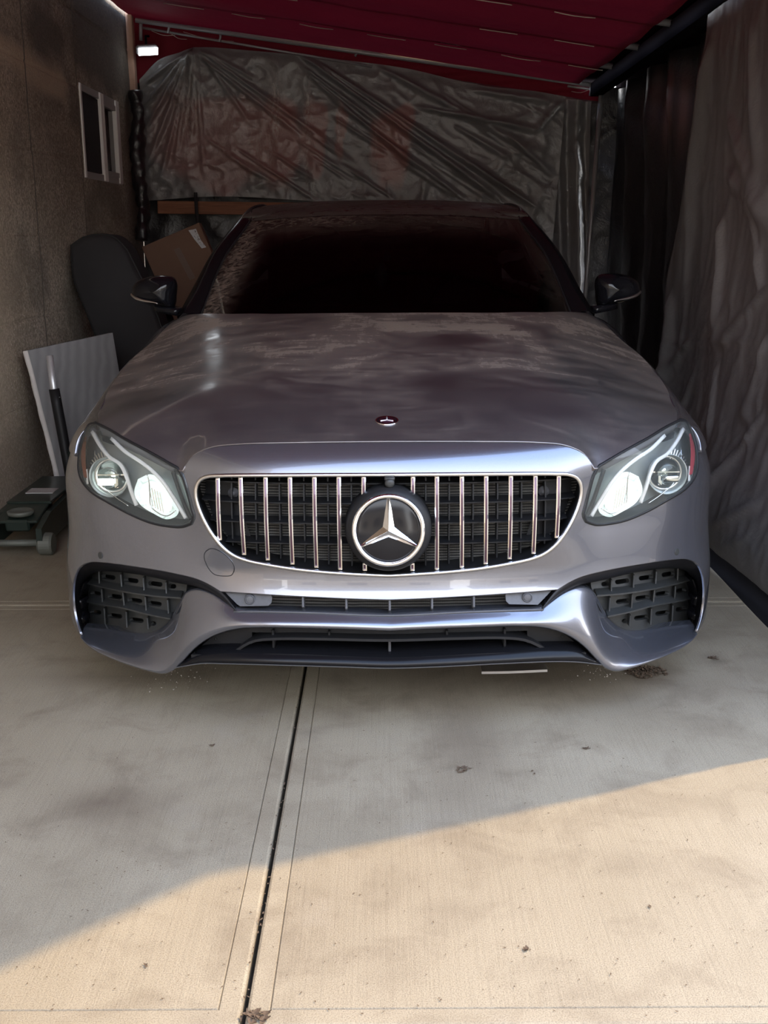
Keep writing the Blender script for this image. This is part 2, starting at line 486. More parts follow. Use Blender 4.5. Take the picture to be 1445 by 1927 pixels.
def hazy():
    t = NT('hazy_headlight_lens')
    tr = t.n('ShaderNodeBsdfTransparent'); tr.inputs[0].default_value = (.95, .97, .96, 1)
    gl = t.n('ShaderNodeBsdfGlossy'); gl.inputs['Roughness'].default_value = .02
    df = t.n('ShaderNodeBsdfDiffuse'); df.inputs[0].default_value = (.55, .60, .58, 1)
    fr = t.n('ShaderNodeFresnel'); fr.inputs[0].default_value = 1.40
    m1 = t.n('ShaderNodeMixShader'); m1.inputs[0].default_value = .055; t.l(tr.outputs[0], m1.inputs[1]); t.l(df.outputs[0], m1.inputs[2])
    m2 = t.n('ShaderNodeMixShader'); t.l(fr.outputs[0], m2.inputs[0]); t.l(m1.outputs[0], m2.inputs[1]); t.l(gl.outputs[0], m2.inputs[2])
    return t.done(m2.outputs[0])
M['lens'] = hazy()
M['glass'] = clear('dark_tinted_glass', (.12, .11, .115), 1.24, .02, True)
M['pane'] = clear('window_glass', (.55, .57, .58), 1.5, .03)

def concrete(name, smooth=False):
    t = NT(name); g = t.n('ShaderNodeNewGeometry'); v = g.outputs['Position']
    big = t.noise(1.1, 5, .6, .6, v); mid = t.noise(5.5, 6, .65, .5, v); fine = t.noise(340, 3, .6, 0, v)
    mp = t.n('ShaderNodeMapping'); mp.inputs['Scale'].default_value = (150, 3.0, 1); t.l(v, mp.inputs[0])
    br = t.noise(1.0, 4, .65, .2, mp.outputs[0])
    c = t.mix(t.ramp(big, [(.3, 0.0), (.7, 1.0)]), (.280, .232, .160), (.370, .316, .228))
    c = t.mix(t.ramp(mid, [(.48, 0.0), (.70, .72)]), c, (.215, .172, .120))
    blo = t.ramp(t.noise(2.6, 4, .55, .8, v), [(.60, 0.0), (.74, .55)])
    c = t.mix(blo, c, (.175, .142, .108))
    c = t.mix(t.ramp(t.noise(3.7, 3, .5, .4, v), [(.62, 0.0), (.80, .35)]), c, (.385, .34, .28))
    c = t.mix(t.math('MULTIPLY', t.ramp(fine, [(.36, 1.0), (.56, 0.0)]), .50), c, (.15, .12, .085))
    if not smooth:
        c = t.mix(t.math('MULTIPLY', t.ramp(br, [(.33, 1.0), (.5, 0.0)]), .16), c, (.155, .125, .088))
    sp = t.ramp(t.noise(33, 4, .7, .3, v), [(.70, 0.0), (.76, .8)])
    c = t.mix(sp, c, (.10, .075, .055))
    st = t.attr('stain_dark')
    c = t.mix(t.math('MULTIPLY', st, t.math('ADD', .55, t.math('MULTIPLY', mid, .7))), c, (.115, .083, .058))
    h = t.math('ADD', t.math('MULTIPLY', fine, .5), t.math('MULTIPLY', br, 0.0 if smooth else .45))
    return t.done(t.prin(c, .9, nrm=t.bump(h, .45, .006), spec=.2))
M['concrete'] = concrete('broom_finished_concrete'); M['concrete_smooth'] = concrete('smooth_concrete_margin', True)
M['joint'] = simple('dirt_filled_joint', (.070, .056, .042), .95, grain=(60, .5))
def stucco():
    t = NT('pebbled_stucco'); g = t.n('ShaderNodeNewGeometry'); v = g.outputs['Position']
    vo = t.n('ShaderNodeTexVoronoi'); vo.inputs['Scale'].default_value = 62; t.l(v, vo.inputs['Vector'])
    cell = t.n('ShaderNodeSeparateColor'); t.l(vo.outputs['Color'], cell.inputs[0])
    peb = t.math('MULTIPLY', t.ramp(vo.outputs['Distance'], [(.22, 1.0), (.46, 0.0)]), t.ramp(cell.outputs[0], [(.52, 0.0), (.72, 1.0)]))
    ex = t.ramp(t.noise(1.4, 4, .6, .5, v), [(.40, .15), (.62, 1.0)])
    big = t.noise(1.0, 5, .62, .7, v)
    c = t.ramp(big, [(.30, (.36, .305, .235)), (.50, (.60, .515, .405)), (.72, (.80, .70, .57))])
    c = t.mix(t.ramp(t.noise(70, 5, .75, 0, v), [(.42, .75), (.62, 0.0)]), c, (.155, .128, .096))
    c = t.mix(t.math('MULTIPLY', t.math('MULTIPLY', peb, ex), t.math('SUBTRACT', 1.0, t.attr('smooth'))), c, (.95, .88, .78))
    c = t.mix(t.attr('soot_dark'), c, (.15, .132, .114))
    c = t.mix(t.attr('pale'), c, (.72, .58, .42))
    h = t.math('ADD', t.noise(60, 4, .7, 0, v), t.math('MULTIPLY', peb, .5))
    return t.done(t.prin(c, .92, nrm=t.bump(h, .7, .012), spec=.2))
M['stucco'] = stucco()
M['peach'] = simple('peach_brick', (.55, .36, .27), .85, grain=(50, .5))
M['vinyl'] = simple('white_vinyl', (.95, .93, .89), .4)
M['vinyl_shade'] = simple('grey_vinyl_track', (.42, .40, .38), .5)
def tarp(name, a, b, trans, bs=.30):
    t = NT(name); v = t.coord()
    wr = t.noise(9, 7, .62, 1.6, v); w2 = t.noise(34, 4, .6, 1.2, v)
    weave = t.noise(420, 2, .5, 0, v)
    c = t.mix(t.noise(2.2, 4, .6, .4, v), a, b)
    c = t.mix(t.attr('red'), c, (.30, .155, .142))  # backlight glowing through the thin tarp, painted as red
    c = t.mix(t.math('MULTIPLY', t.attr('scuff'), t.ramp(t.noise(60, 5, .75, .5, t.coord((1, 1, .35))), [(.45, 0.0), (.62, 1.0)])), c, (.46, .41, .37))
    h = t.math('ADD', t.math('ADD', wr, t.math('MULTIPLY', w2, .35)), t.math('MULTIPLY', weave, .03))
    p = t.prin(c, t.mix(t.noise(6, 4, vec=v), (.25,) * 3, (.40,) * 3), nrm=t.bump(h, bs, .02), spec=.75)
    tl = t.n('ShaderNodeBsdfTranslucent'); tl.inputs[0].default_value = (*trans, 1)
    ad = t.n('ShaderNodeAddShader'); t.l(p, ad.inputs[0]); t.l(tl.outputs[0], ad.inputs[1])
    return t.done(ad.outputs[0])
M['tarp'] = tarp('dark_grey_tarp', (.150, .147, .152), (.215, .209, .213), (.001, .0005, .0005))
M['tarp_brown'] = tarp('brown_black_tarp', (.120, .113, .112), (.175, .163, .158), (.0015, .0008, .0008), .14)
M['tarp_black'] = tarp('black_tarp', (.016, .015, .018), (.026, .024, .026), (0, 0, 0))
def canopy():
    t = NT('red_canopy_fabric'); v = t.coord()
    n = t.noise(1.5, 4, .6, .5, v); c = t.mix(n, (.105, .008, .014), (.165, .012, .021))
    p = t.prin(c, .8, nrm=t.bump(t.noise(7, 4, .6, .8, v), .3, .02), spec=.15)
    tl = t.n('ShaderNodeBsdfTranslucent'); t.l(t.mix(n, (.0035, .0002, .0005), (.006, .0003, .0008)), tl.inputs[0])
    ad = t.n('ShaderNodeAddShader'); t.l(p, ad.inputs[0]); t.l(tl.outputs[0], ad.inputs[1])
    return t.done(ad.outputs[0])
M['canopy'] = canopy()
M['cord'] = simple('pale_cord', (.50, .40, .36), .8)
M['pipe'] = simple('galvanised_pipe', (.36, .36, .37), .45, .4, grain=(40, .1))
M['darkpipe'] = simple('dark_beam', (.009, .008, .010), 1.0, 0, 0, 0.0)
M['lamp'] = simple('lit_flood_lamp', (1, 1, 1), .4, emis=(.90, .96, 1.0), est=9.0)
M['lampbody'] = simple('lamp_housing', (.45, .45, .46), .4, .5)
def wood():
    t = NT('stained_wood'); v = t.coord((2, 30, 30))
    c = t.ramp(t.noise(2.2, 6, .6, .8, v), [(.3, (.20, .070, .030)), (.7, (.32, .120, .055))])
    return t.done(t.prin(c, .6))
M['wood'] = wood()
def cardboard():
    t = NT('brown_cardboard'); v = t.coord()
    c = t.mix(t.noise(5, 5, .6, .3, v), (.22, .125, .082), (.29, .172, .118))
    return t.done(t.prin(c, .85, nrm=t.bump(t.noise(18, 3, vec=v), .15, .01)))
M['cardboard'] = cardboard()
M['tape'] = simple('clear_packing_tape', (.30, .22, .18), .12, 0, .8)
def sticker():
    t = NT('torn_white_label'); v = t.coord()
    c = t.ramp(t.noise(45, 4, .7, 1.0, v), [(.40, (.10, .08, .07)), (.47, (.75, .75, .76))])
    return t.done(t.prin(c, .5))
M['sticker'] = sticker()
def foam():
    t = NT('grey_foam_sheet'); v = t.coord()
    w = t.n('ShaderNodeTexWave', bands_direction='X'); w.inputs['Scale'].default_value = 9; w.inputs['Distortion'].default_value = 2.5; t.l(v, w.inputs[0])
    k = t.math('MULTIPLY', w.outputs['Fac'], t.noise(4, 4, vec=v))
    c = t.mix(k, (.24, .235, .24), (.36, .35, .355))
    return t.done(t.prin(c, .8, nrm=t.bump(k, .2, .01)))
M['foam'] = foam(); M['foam_edge'] = simple('pale_foam_edge', (.62, .58, .55), .8, grain=(30, .3))
def cloth():
    t = NT('black_ribbed_cloth'); v = t.coord()
    w = t.noise(700, 2, .5, 0, v)
    c = t.mix(t.noise(5, 4, vec=v), (.020, .019, .021), (.034, .032, .034))
    return t.done(t.prin(c, .85, nrm=t.bump(w, .4, .004)))
M['cloth'] = cloth()
M['jack'] = simple('dark_green_jack_paint', (.020, .032, .026), .4, .2, .2, grain=(30, .1))
M['jackwheel'] = simple('dull_grey_wheel', (.145, .150, .125), .6, .3, grain=(30, .3))
M['leaf'] = simple('dry_leaf', (.10, .065, .040), .9, grain=(90, .4))
M['chip'] = simple('pale_grit', (.36, .32, .27), .9)
M['leather'] = simple('black_leather', (.012, .012, .013), .5, grain=(200, .3))
M['freshener'] = simple('dark_green_freshener', (.030, .085, .075), .6)
M['greymirror'] = simple('mirror_glass', (.5, .5, .52), .03, 1.0)
M['unseen_facade'] = simple('unseen_beige_facade', (.34, .29, .23), .9); M['unseen_rooftile'] = simple('unseen_brown_roof', (.10, .075, .06), .85)
M['hem'] = simple('dull_black_hem', (.018, .017, .018), .95, 0, 0, .05)
M['ball'] = clear('clear_projector_glass', (.92, .96, .95), 1.5, .03)
M['badge'] = simple('brushed_badge_metal', (.80, .77, .78), .35, .35)
M['satin_black'] = simple('satin_black_plastic', (.007, .007, .009), .42, 0, 0, .3)
M['pillar'] = simple('pillar_shade_black', (.006, .006, .007), .22, 0, 0, .2)  # splitter black; on the pillars, shade and dark reflections painted over body grey
# ------------------------------------------------------------------ the setting: concrete floor
def rect_ring(a, b, za, zb):
    (x0, y0, x1, y1), (u0, v0, u1, v1) = a, b
    V = [(x0, y0, za), (x1, y0, za), (x1, y1, za), (x0, y1, za), (u0, v0, zb), (u1, v0, zb), (u1, v1, zb), (u0, v1, zb)]
    return V, [[4 + i, 4 + (i + 1) % 4, (i + 1) % 4, i] for i in range(4)]

STAIN_DARKS = []  # floor stains, plus wide dark patches along the car's front
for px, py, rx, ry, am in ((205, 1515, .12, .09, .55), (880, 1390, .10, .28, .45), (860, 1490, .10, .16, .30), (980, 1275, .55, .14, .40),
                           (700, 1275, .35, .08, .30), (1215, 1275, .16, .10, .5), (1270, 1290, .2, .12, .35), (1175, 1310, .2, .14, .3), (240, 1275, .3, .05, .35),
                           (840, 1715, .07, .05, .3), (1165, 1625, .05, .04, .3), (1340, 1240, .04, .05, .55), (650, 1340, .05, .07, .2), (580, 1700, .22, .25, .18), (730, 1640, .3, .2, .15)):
    q = at_z(px, py); STAIN_DARKS.append((q[0], q[1], rx, ry, am))
def slab(x0, y0, x1, y1, parent):
    m = .042; parts = []; mi = []
    ins = lambda d: (x0 + d, y0 + d, x1 - d, y1 - d)
    I = ins(m); nx = max(2, int((I[2] - I[0]) / .045)); ny = max(2, int((I[3] - I[1]) / .045))
    if y0 < -2 or x0 > 1.3 or y0 > 5: nx, ny = 12, 12
    X, Y = np.meshgrid(np.linspace(I[0], I[2], nx), np.linspace(I[1], I[3], ny), indexing='ij')
    V, Fa = grid(np.stack([X, Y, 0 * X], -1)); parts.append((V, Fa)); mi += [0] * len(Fa)
    for a, b, za, zb in ((m, m - .0022, 0, -.0035), (m - .0022, m - .0045, -.0035, 0), (m - .0045, .006, 0, 0), (.006, .0018, 0, -.0022), (.0018, 0, -.0022, -.008), (0, 0, -.008, -.05)):
        v, f = rect_ring(ins(a), ins(b), za, zb); parts.append((v, f)); mi += [1] * len(f)
    V, Fa = join(parts)
    o = mk('slab', V, Fa, [M['concrete'], M['concrete_smooth']], parent, smooth=False, mi=mi)
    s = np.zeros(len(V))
    for sx_, sy_, rx, ry, am in STAIN_DARKS:
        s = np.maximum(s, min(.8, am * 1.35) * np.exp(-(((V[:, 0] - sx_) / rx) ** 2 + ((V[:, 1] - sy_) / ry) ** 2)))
    fattr(o, 'stain_dark', s)
floor = mk('floor', *box((4.5, -4.0, -.07), (21, 26, .06)), M['joint'], smooth=False); tag(floor, 'tan broom-finished concrete driveway slabs under the car', kind='structure')
J = .0042
xs_ = [-1.74, -.241, 1.62, 3.6]; ys_ = [-6.5, -3.6, -1.0, 1.535, 3.665, 5.9, 8.4]
for i in range(3):
    for j in range(6):
        slab(xs_[i] + J, ys_[j] + J, xs_[i + 1] - J, ys_[j + 1] - J, floor)
for i, j in ((3, 0), (3, 1)):
    pass
street = mk('street_slab', *box((4.0, -11.8, -.02), (20, 10.4, .04)), M['concrete_smooth'], floor, smooth=False)

# houses added out of view behind the camera, for the paintwork to mirror
st_ = mk('unseen_houses', *join([box((-13, -22, 2.0), (9, 6, 4.0)), box((-1.5, -23, 2.2), (10, 6, 4.4)), box((11, -22, 1.9), (10, 6, 3.8)), box((11.5, -7, 2.1), (5, 14, 4.2))]), M['unseen_facade'], smooth=False); tag(st_, 'beige house fronts added out of view across the street', kind='structure')
for x, y, z, w in ((-13, -22, 4.0, 9.6), (-1.5, -23, 4.4, 10.6), (11, -22, 3.8, 10.6)):
    mk('unseen_house_roof', [(x - w / 2, y - 3.3, z), (x + w / 2, y - 3.3, z), (x + w / 2, y + 3.3, z), (x - w / 2, y + 3.3, z), (x - w / 2, y, z + 1.7), (x + w / 2, y, z + 1.7)], [[0, 1, 5, 4], [2, 3, 4, 5], [1, 2, 5], [3, 0, 4], [3, 2, 1, 0]], M['unseen_rooftile'], st_, smooth=False)
    for k in (-.3, 0, .3):
        for zz in (1.5,): mk('unseen_house_window', *box((x + k * w, y + 3.01, zz), (1.1, .04, 1.3)), M['gloss'], st_, smooth=False)

# ------------------------------------------------------------------ left house wall, stucco panels, window
WX = -1.75
WZ = 3.4
wall = mk('wall_left', *box((WX - .13, 3.6, WZ / 2 - .02), (.22, 9.5, WZ)), M['joint'], smooth=False); tag(wall, 'brown pebbled stucco house wall on the left of the car', kind='structure')
WIN = (6.70, 7.66, 1.60, 2.13)
def stucco_panel(y0, y1, holes=None):
    ys = np.linspace(y0, y1, max(4, int((y1 - y0) / .07)) + 1); zs = np.linspace(0, WZ, 60)
    courses = [.46, .87, 1.28, 1.69, 2.10, 2.51]
    if holes: ys = np.unique(np.r_[ys[(np.abs(ys - holes[0]) > .02) & (np.abs(ys - holes[1]) > .02)], holes[0], holes[1]])
    zz = list(zs)
    for c in courses: zz = [z for z in zz if abs(z - c) > .03] + [c - .012, c - .004, c + .004, c + .012]
    if holes: zz = [z for z in zz if min(abs(z - holes[2]), abs(z - holes[3])) > .015] + [holes[2], holes[3]]
    zz = np.array(sorted(zz)); ys = np.r_[ys[0], ys[0], ys[0] + .006, ys[1:-1], ys[-1] - .006, ys[-1], ys[-1]]
    Y, Z = np.meshgrid(ys, zz, indexing='ij'); X = np.full(Y.shape, WX)
    for c in courses: X[np.abs(Z - c) < .006] -= .0035
    X += .004 * nz(np.stack([X.ravel() * 0, Y.ravel(), Z.ravel()], -1), 3.0, 3).reshape(X.shape)
    X[0] = X[-1] = WX - .012
    P = np.stack([X, Y, Z], -1); V, Fa = grid(P)
    if holes:
        g = []
        for f in Fa:
            c = V[f].mean(0)
            if not (holes[0] < c[1] < holes[1] and holes[2] < c[2] < holes[3]): g.append(f)
        Fa = g
        R = [(holes[0], holes[2]), (holes[1], holes[2]), (holes[1], holes[3]), (holes[0], holes[3])]
        rv = [(WX, a, b) for a, b in R] + [(WX - .06, a, b) for a, b in R]
        V, Fa = join([(V, Fa), (rv, [[i, (i + 1) % 4, 4 + (i + 1) % 4, 4 + i] for i in range(4)])])
    Fa = [f[::-1] for f in Fa]
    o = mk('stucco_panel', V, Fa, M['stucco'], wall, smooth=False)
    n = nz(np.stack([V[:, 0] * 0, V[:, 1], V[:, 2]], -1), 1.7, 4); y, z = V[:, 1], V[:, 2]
    soot_dark = sstep(.0, .25, np.exp(-((y - 7.35) / .55) ** 2) * sstep(2.12, 2.3, z + .18 * n) * (1 - sstep(2.75, 2.95, z)) * .9 + .12 * n)
    soot_dark = np.maximum(soot_dark * .8, .85 * sstep(7.6, 8.0, y + .1 * n))  # darker toward the far end
    soot_dark = np.maximum(soot_dark, .8 * sstep(.35, .6, np.exp(-((y - 6.15) / .42) ** 2) * np.exp(-((z - 2.30 + .05 * n) / .12) ** 2) + .1 * n))
    soot_dark = np.maximum(soot_dark, .45 * sstep(.1, .35, nz(np.stack([V[:, 0] * 0, V[:, 1], V[:, 2]], -1) + [7, 0, 0], 2.3, 4)) * sstep(4.6, 5.4, y))
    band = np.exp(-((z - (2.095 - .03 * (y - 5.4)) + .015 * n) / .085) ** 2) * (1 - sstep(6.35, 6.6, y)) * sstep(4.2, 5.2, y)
    top = .30 * sstep(2.3, 2.6, z) * sstep(5.2, 5.8, y)  # darker toward the top
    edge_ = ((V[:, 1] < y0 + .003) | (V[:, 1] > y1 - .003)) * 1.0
    fattr(o, 'soot_dark', np.clip(np.maximum(np.maximum(soot_dark, top), edge_ * 1.0), 0, 1)); fattr(o, 'pale', np.clip(np.maximum(sstep(.35, .75, band) * .75, .42 * (1 - sstep(4.9, 5.65, y + .1 * n))) * (1 - edge_), 0, 1))  # pale: tan streak, plus light on the near end painted as colour
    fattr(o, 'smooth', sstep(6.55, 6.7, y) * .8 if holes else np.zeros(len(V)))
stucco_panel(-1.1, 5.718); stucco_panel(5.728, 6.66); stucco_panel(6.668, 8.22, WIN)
win = mk('window_1', *join([box((WX - .035, (WIN[0] + WIN[1]) / 2, WIN[2] + .02), (.07, WIN[1] - WIN[0] - .006, .04)), box((WX - .035, (WIN[0] + WIN[1]) / 2, WIN[3] - .02), (.07, WIN[1] - WIN[0] - .006, .04))]), M['vinyl_shade'], smooth=False)
tag(win, 'white-framed sliding window in the left wall', kind='structure')
for yy, w in ((WIN[0] + .018, .035), (WIN[1] - .045, .085), (7.235, .040), (7.19, .045)):
    mk('frame_stile', *box((WX + (-.016 if w != .022 else -.026), yy, (WIN[2] + WIN[3]) / 2), (.05, w, WIN[3] - WIN[2] - .004), bev=.004), M['vinyl'], win, smooth=False)
mk('sash_rail', *join([box((WX - .01, 7.43, WIN[2] + .055), (.03, .36, .03)), box((WX - .01, 7.43, WIN[3] - .055), (.03, .36, .03))]), M['vinyl_shade'], win, smooth=False)
mk('glass_pane', *box((WX - .022, 7.43, 1.865), (.006, .36, .41)), M['pane'], win, smooth=False)
mk('insect_screen', *box((WX - .012, 6.96, 1.865), (.004, .45, .44)), M['cloth'], win, smooth=False)
mk('curtain', *grid(np.stack([np.stack([np.full(40, WX - .05) + .008 * np.sin(np.arange(40) * 1.1), np.linspace(7.22, 7.64, 40), np.full(40, z)], -1) for z in (1.62, 2.11)], 0)), M['vinyl_shade'], win)
brick_end = mk('trim_1', *box((WX + .015, 8.10, 2.47), (.05, .08, .56), bev=.006), M['peach'], smooth=False); tag(brick_end, 'peach brick strip at the far end of the left wall', kind='structure')

# ------------------------------------------------------------------ canopy over the car
def cz(x): return 2.735 + (x + 1.75) * (2.262 - 2.735) / 3.2
POLES = [.9, 1.65, 2.4, 3.15, 3.85, 4.5, 5.12, 5.88, 6.60, 7.33]
can = thing('canopy', 'dark red fabric carport canopy with pipe frame and pale lashed cords', 'canopy', (0, 5.5, 2.5))
nu, nv = 70, 150; P = np.zeros((nu, nv, 3))
for i, a in enumerate(np.linspace(0, 1, nu)):
    x = -1.735 + a * 3.10; yf = -.35 + (x + 1.75) / 3.17 * 3.025
    Y = np.linspace(yf, 8.33, nv); Z = np.full(nv, cz(x))
    s = np.zeros(nv)
    for p0, p1 in zip(POLES[:-1], POLES[1:]):
        k = (Y >= p0) & (Y < p1); s[k] = np.sin(np.pi * (Y[k] - p0) / (p1 - p0)) ** 2
    P[i, :, 0] = x; P[i, :, 1] = Y; P[i, :, 2] = Z - .035 * s * (.35 + .65 * math.sin(math.pi * a))
P[:, :, 2] += .010 * nz(P.reshape(-1, 3) * [1, 2.5, 1], 1.3, 3).reshape(nu, nv)
mk('fabric', *grid(P), M['canopy'], can)
for k, yp in enumerate(POLES[3:]):
    cords = []
    for xx in np.arange(-1.35 + .11 * (k % 3), 1.2, .42):
        if random.random() < .12: continue
        w = .20 + .05 * random.random()
        p0 = np.array([xx, yp - .02 + .015 * random.random(), cz(xx) - .012]); p1 = np.array([xx + w, yp - .02 + .02 * random.random(), cz(xx + w) - .012])
        mid = (p0 + p1) / 2 - [0, 0, .006 * random.random()]
        mk('cord', *tube(spl([p0, mid, p1], n=5), .0028, 5), M['cord'], can)
P = np.zeros((60, 8, 3))
for i, x in enumerate(np.linspace(-1.74, 1.54, 60)):
    for j, t in enumerate(np.linspace(0, 1, 8)): P[i, j] = (x, 8.17 + .015 * math.sin(i * .9 + j), cz(x) + .02 - (.10 + .34 * float(1 - sstep(-1.0, .0, x))) * t)
mk('valance', *grid(P), M['canopy'], can)

fr = can
def pipe(name, p0, p1, r, m='pipe'): return mk(name, *tube([p0, (np.array(p0) + np.array(p1)) / 2, p1], r, 10), M[m], fr)
A = at_y(255, 38, 8.05); B = at_y(1140, 164, 8.05); pipe('rail', A, B, .016)
A2 = at_y(266, 52, 8.08); B2 = at_y(700, 125, 8.08); pipe('brace_rail', A2, B2, .0085)
A3 = at_y(1068, 162, 8.08); B3 = at_y(1142, 172, 8.08); pipe('brace_rail', A3, B3, .0085)
for px, y0, y1 in ((318, 44, 62), (415, 62, 78), (670, 98, 106), (1112, 163, 180)):
    c = mk('pipe_clamp', *tube([at_y(px, y0, 8.06), at_y(px, (y0 + y1) / 2, 8.06), at_y(px - 2, y1, 8.06)], .009, 8), M['pipe'], fr)
pipe('drop_pipe', at_y(265, 40, 8.06), at_y(265, 76, 8.06), .012)
pl0 = at_y(1132, 163, 8.0); pp = pl0.copy(); pp[2] = 0; pp[0] = at_y(1107, 520, 8.0)[0] - .05
pipe('corner_post', pp, pl0, .017)
mk('side_beam', *beam((1.47, 2.69, 2.273), (1.485, 8.05, 2.232), .075, .085), M['darkpipe'], fr, smooth=False)
for yp in POLES:
    x0 = -1.72 if yp > 2 else -1.72
    yf = lambda x: -.35 + (x + 1.75) / 3.17 * 2.97
    x1 = 1.45 if yp > 2.7 else max(-1.5, (yp - .15 + .35) / 2.97 * 3.17 - 1.75)
    pipe('cross_pole', (x0, yp, cz(x0) + .032), (x1, yp, cz(x1) + .022), .019)
fx = np.array([1.34, 1.36, 1.46, 1.70, 1.705]); fz = [.052, .052, .052, .045, -.30]
P = np.array([[(x, y + .38 * (x - 1.36), cz(1.45) + z + .004 * math.sin(y * 7)) for x, z in zip(fx, fz)] for y in np.linspace(2.63, 8.30, 60)])  # cover added to close the light gap; front end slanted along the sun
o = mk('added_edge_cover', *grid(P), M['darkpipe'], fr, smooth=False)
pipe('front_post', (1.53, 2.74, 0), (1.53, 2.74, 2.25), .017)
for s in ((285, 58, 330, 66), (320, 62, 352, 74), (345, 60, 440, 78), (1075, 172, 1110, 168)):
    a = at_y(s[0], s[1], 8.07); b = at_y(s[2], s[3], 8.07)
    mk('wire', *tube(spl([a, (a + b) / 2 - [0, 0, .015], b], n=7), .002, 5), M['cord'], fr)

# ------------------------------------------------------------------ tarps
def tarp_obj(name, P, mat, label, red=None, scuff=None, loc=None):
    V, Fa = grid(P); o = mk(name, V, Fa, mat, loc=loc if loc is not None else tuple(V.min(0)))
    fattr(o, 'red', np.zeros(len(V)) if red is None else red.ravel()); fattr(o, 'scuff', np.zeros(len(V)) if scuff is None else scuff.ravel())
    return tag(o, label, 'tarp')
def pxf(L, axis, val):
    o = []
    for x0, y0, x1, y1, w, am in L:
        f = at_y if axis == 'y' else at_x
        a, b = f(x0, y0, val), f(x1, y1, val); k = 0 if axis == 'y' else 1
        o.append((a[k], a[2], b[k], b[2], w, am))
    return o
# back sheet, hung from the rail
YB = 8.13
nu, nv = 210, 110
A = np.zeros((nu, nv)); B = np.zeros((nu, nv))
topc = spl([at_y(262, 150, YB)[[0, 2]], at_y(300, 112, YB)[[0, 2]], at_y(335, 100, YB)[[0, 2]], at_y(365, 90, YB)[[0, 2]], at_y(480, 96, YB)[[0, 2]], at_y(600, 108, YB)[[0, 2]], at_y(760, 128, YB)[[0, 2]], at_y(900, 160, YB)[[0, 2]], at_y(1010, 172, YB)[[0, 2]], at_y(1064, 182, YB)[[0, 2]]], n=300)
botc = spl([at_y(276, 378, YB)[[0, 2]], at_y(400, 370, YB)[[0, 2]], at_y(520, 374, YB)[[0, 2]], at_y(700, 392, YB)[[0, 2]], at_y(1038, 470, YB)[[0, 2]]], n=300)
for i, a in enumerate(np.linspace(0, 1, nu)):
    k = a * 299; t = np.array([np.interp(k, range(300), topc[:, c]) for c in (0, 1)]); b = np.array([np.interp(k, range(300), botc[:, c]) for c in (0, 1)])
    s = np.linspace(0, 1, nv)[:, None]; q = t * (1 - s) + b * s; A[i] = q[:, 0]; B[i] = q[:, 1]
FL = [(365, 92, 268, 160, .016, .03), (365, 92, 272, 200, .014, .03), (365, 92, 275, 240, .013, .032), (365, 92, 285, 290, .015, .03), (362, 92, 305, 330, .015, .028), (362, 95, 330, 300, .014, .022), (367, 92, 362, 260, .012, .02), (369, 92, 385, 330, .012, .016),
      (372, 92, 620, 270, .018, .026), (380, 110, 560, 250, .016, .022), (376, 92, 480, 150, .014, .02), (375, 95, 470, 230, .013, .016),
      (568, 105, 935, 372, .022, .05), (575, 130, 720, 240, .016, .035), (600, 120, 990, 380, .024, .045), (590, 150, 800, 330, .018, .03), (640, 200, 880, 380, .018, .025),
      (720, 130, 1030, 300, .03, .03), (800, 205, 1010, 245, .022, .04), (900, 170, 1040, 190, .03, .03), (1010, 245, 1060, 185, .018, .04), (960, 260, 1040, 330, .02, .025), (860, 240, 960, 300, .02, .02)]
for k in range(26):
    x = 400 + 22 * k + random.uniform(-12, 12); y = 230 + random.uniform(-60, 90); L = random.uniform(60, 140)
    FL.append((x, y, x + L, y + L * .66, random.uniform(.008, .014), random.uniform(.006, .014)))
G = np.stack([A, B, 0 * A], -1).reshape(-1, 3)
D = 1.4 * folds(A, B, pxf(FL, 'y', YB)) + .013 * ridges(G + [0, 0, 3], 4.5, 3).reshape(A.shape) + .03 * nz(G, 1.3, 2).reshape(A.shape)
D *= sstep(0, .06, np.linspace(0, 1, nv))[None, :] * .8 + .2
pxs = proj(np.stack([A, 0 * A + YB, B], -1).reshape(-1, 3)).reshape(nu, nv, 2)
nn = nz(G, 4, 3).reshape(A.shape); nn2 = nz(G * [1, .4, 1], 9, 3).reshape(A.shape)
red = np.zeros(A.shape); scf = np.zeros(A.shape)
for x, y, rx, ry, am in ((420, 270, 135, 95, .75), (330, 250, 60, 90, .45), (520, 270, 55, 95, .9), (592, 262, 30, 88, .85), (641, 250, 10, 55, .8), (735, 272, 42, 78, .95), (760, 225, 22, 40, .8), (706, 262, 8, 45, .7)):
    d = np.sqrt(((pxs[..., 0] + 10 * nn2 - x) / rx) ** 2 + ((pxs[..., 1] + 22 * nn - y) / ry) ** 2); red = np.maximum(red, am * (1 - sstep(.72, 1.05, d)))
for x, y, rx, ry, am in ((518, 205, 10, 60, 1.0), (508, 285, 6, 40, .7), (579, 215, 7, 55, 1.0), (576, 300, 4, 40, .6), (639, 235, 3.5, 55, .8), (707, 268, 3, 45, .7), (357, 205, 18, 55, .9), (490, 280, 22, 50, .35), (430, 230, 60, 80, .25)):
    d = ((pxs[..., 0] - x) / rx) ** 2 + ((pxs[..., 1] - y) / ry) ** 2; scf = np.maximum(scf, am * np.exp(-d * .8))
tarp_obj('tarp', np.stack([A, YB - D, B], -1), M['tarp'], 'dark grey tarp across the back with painted red backlit patches and fan-shaped folds', red, scf)
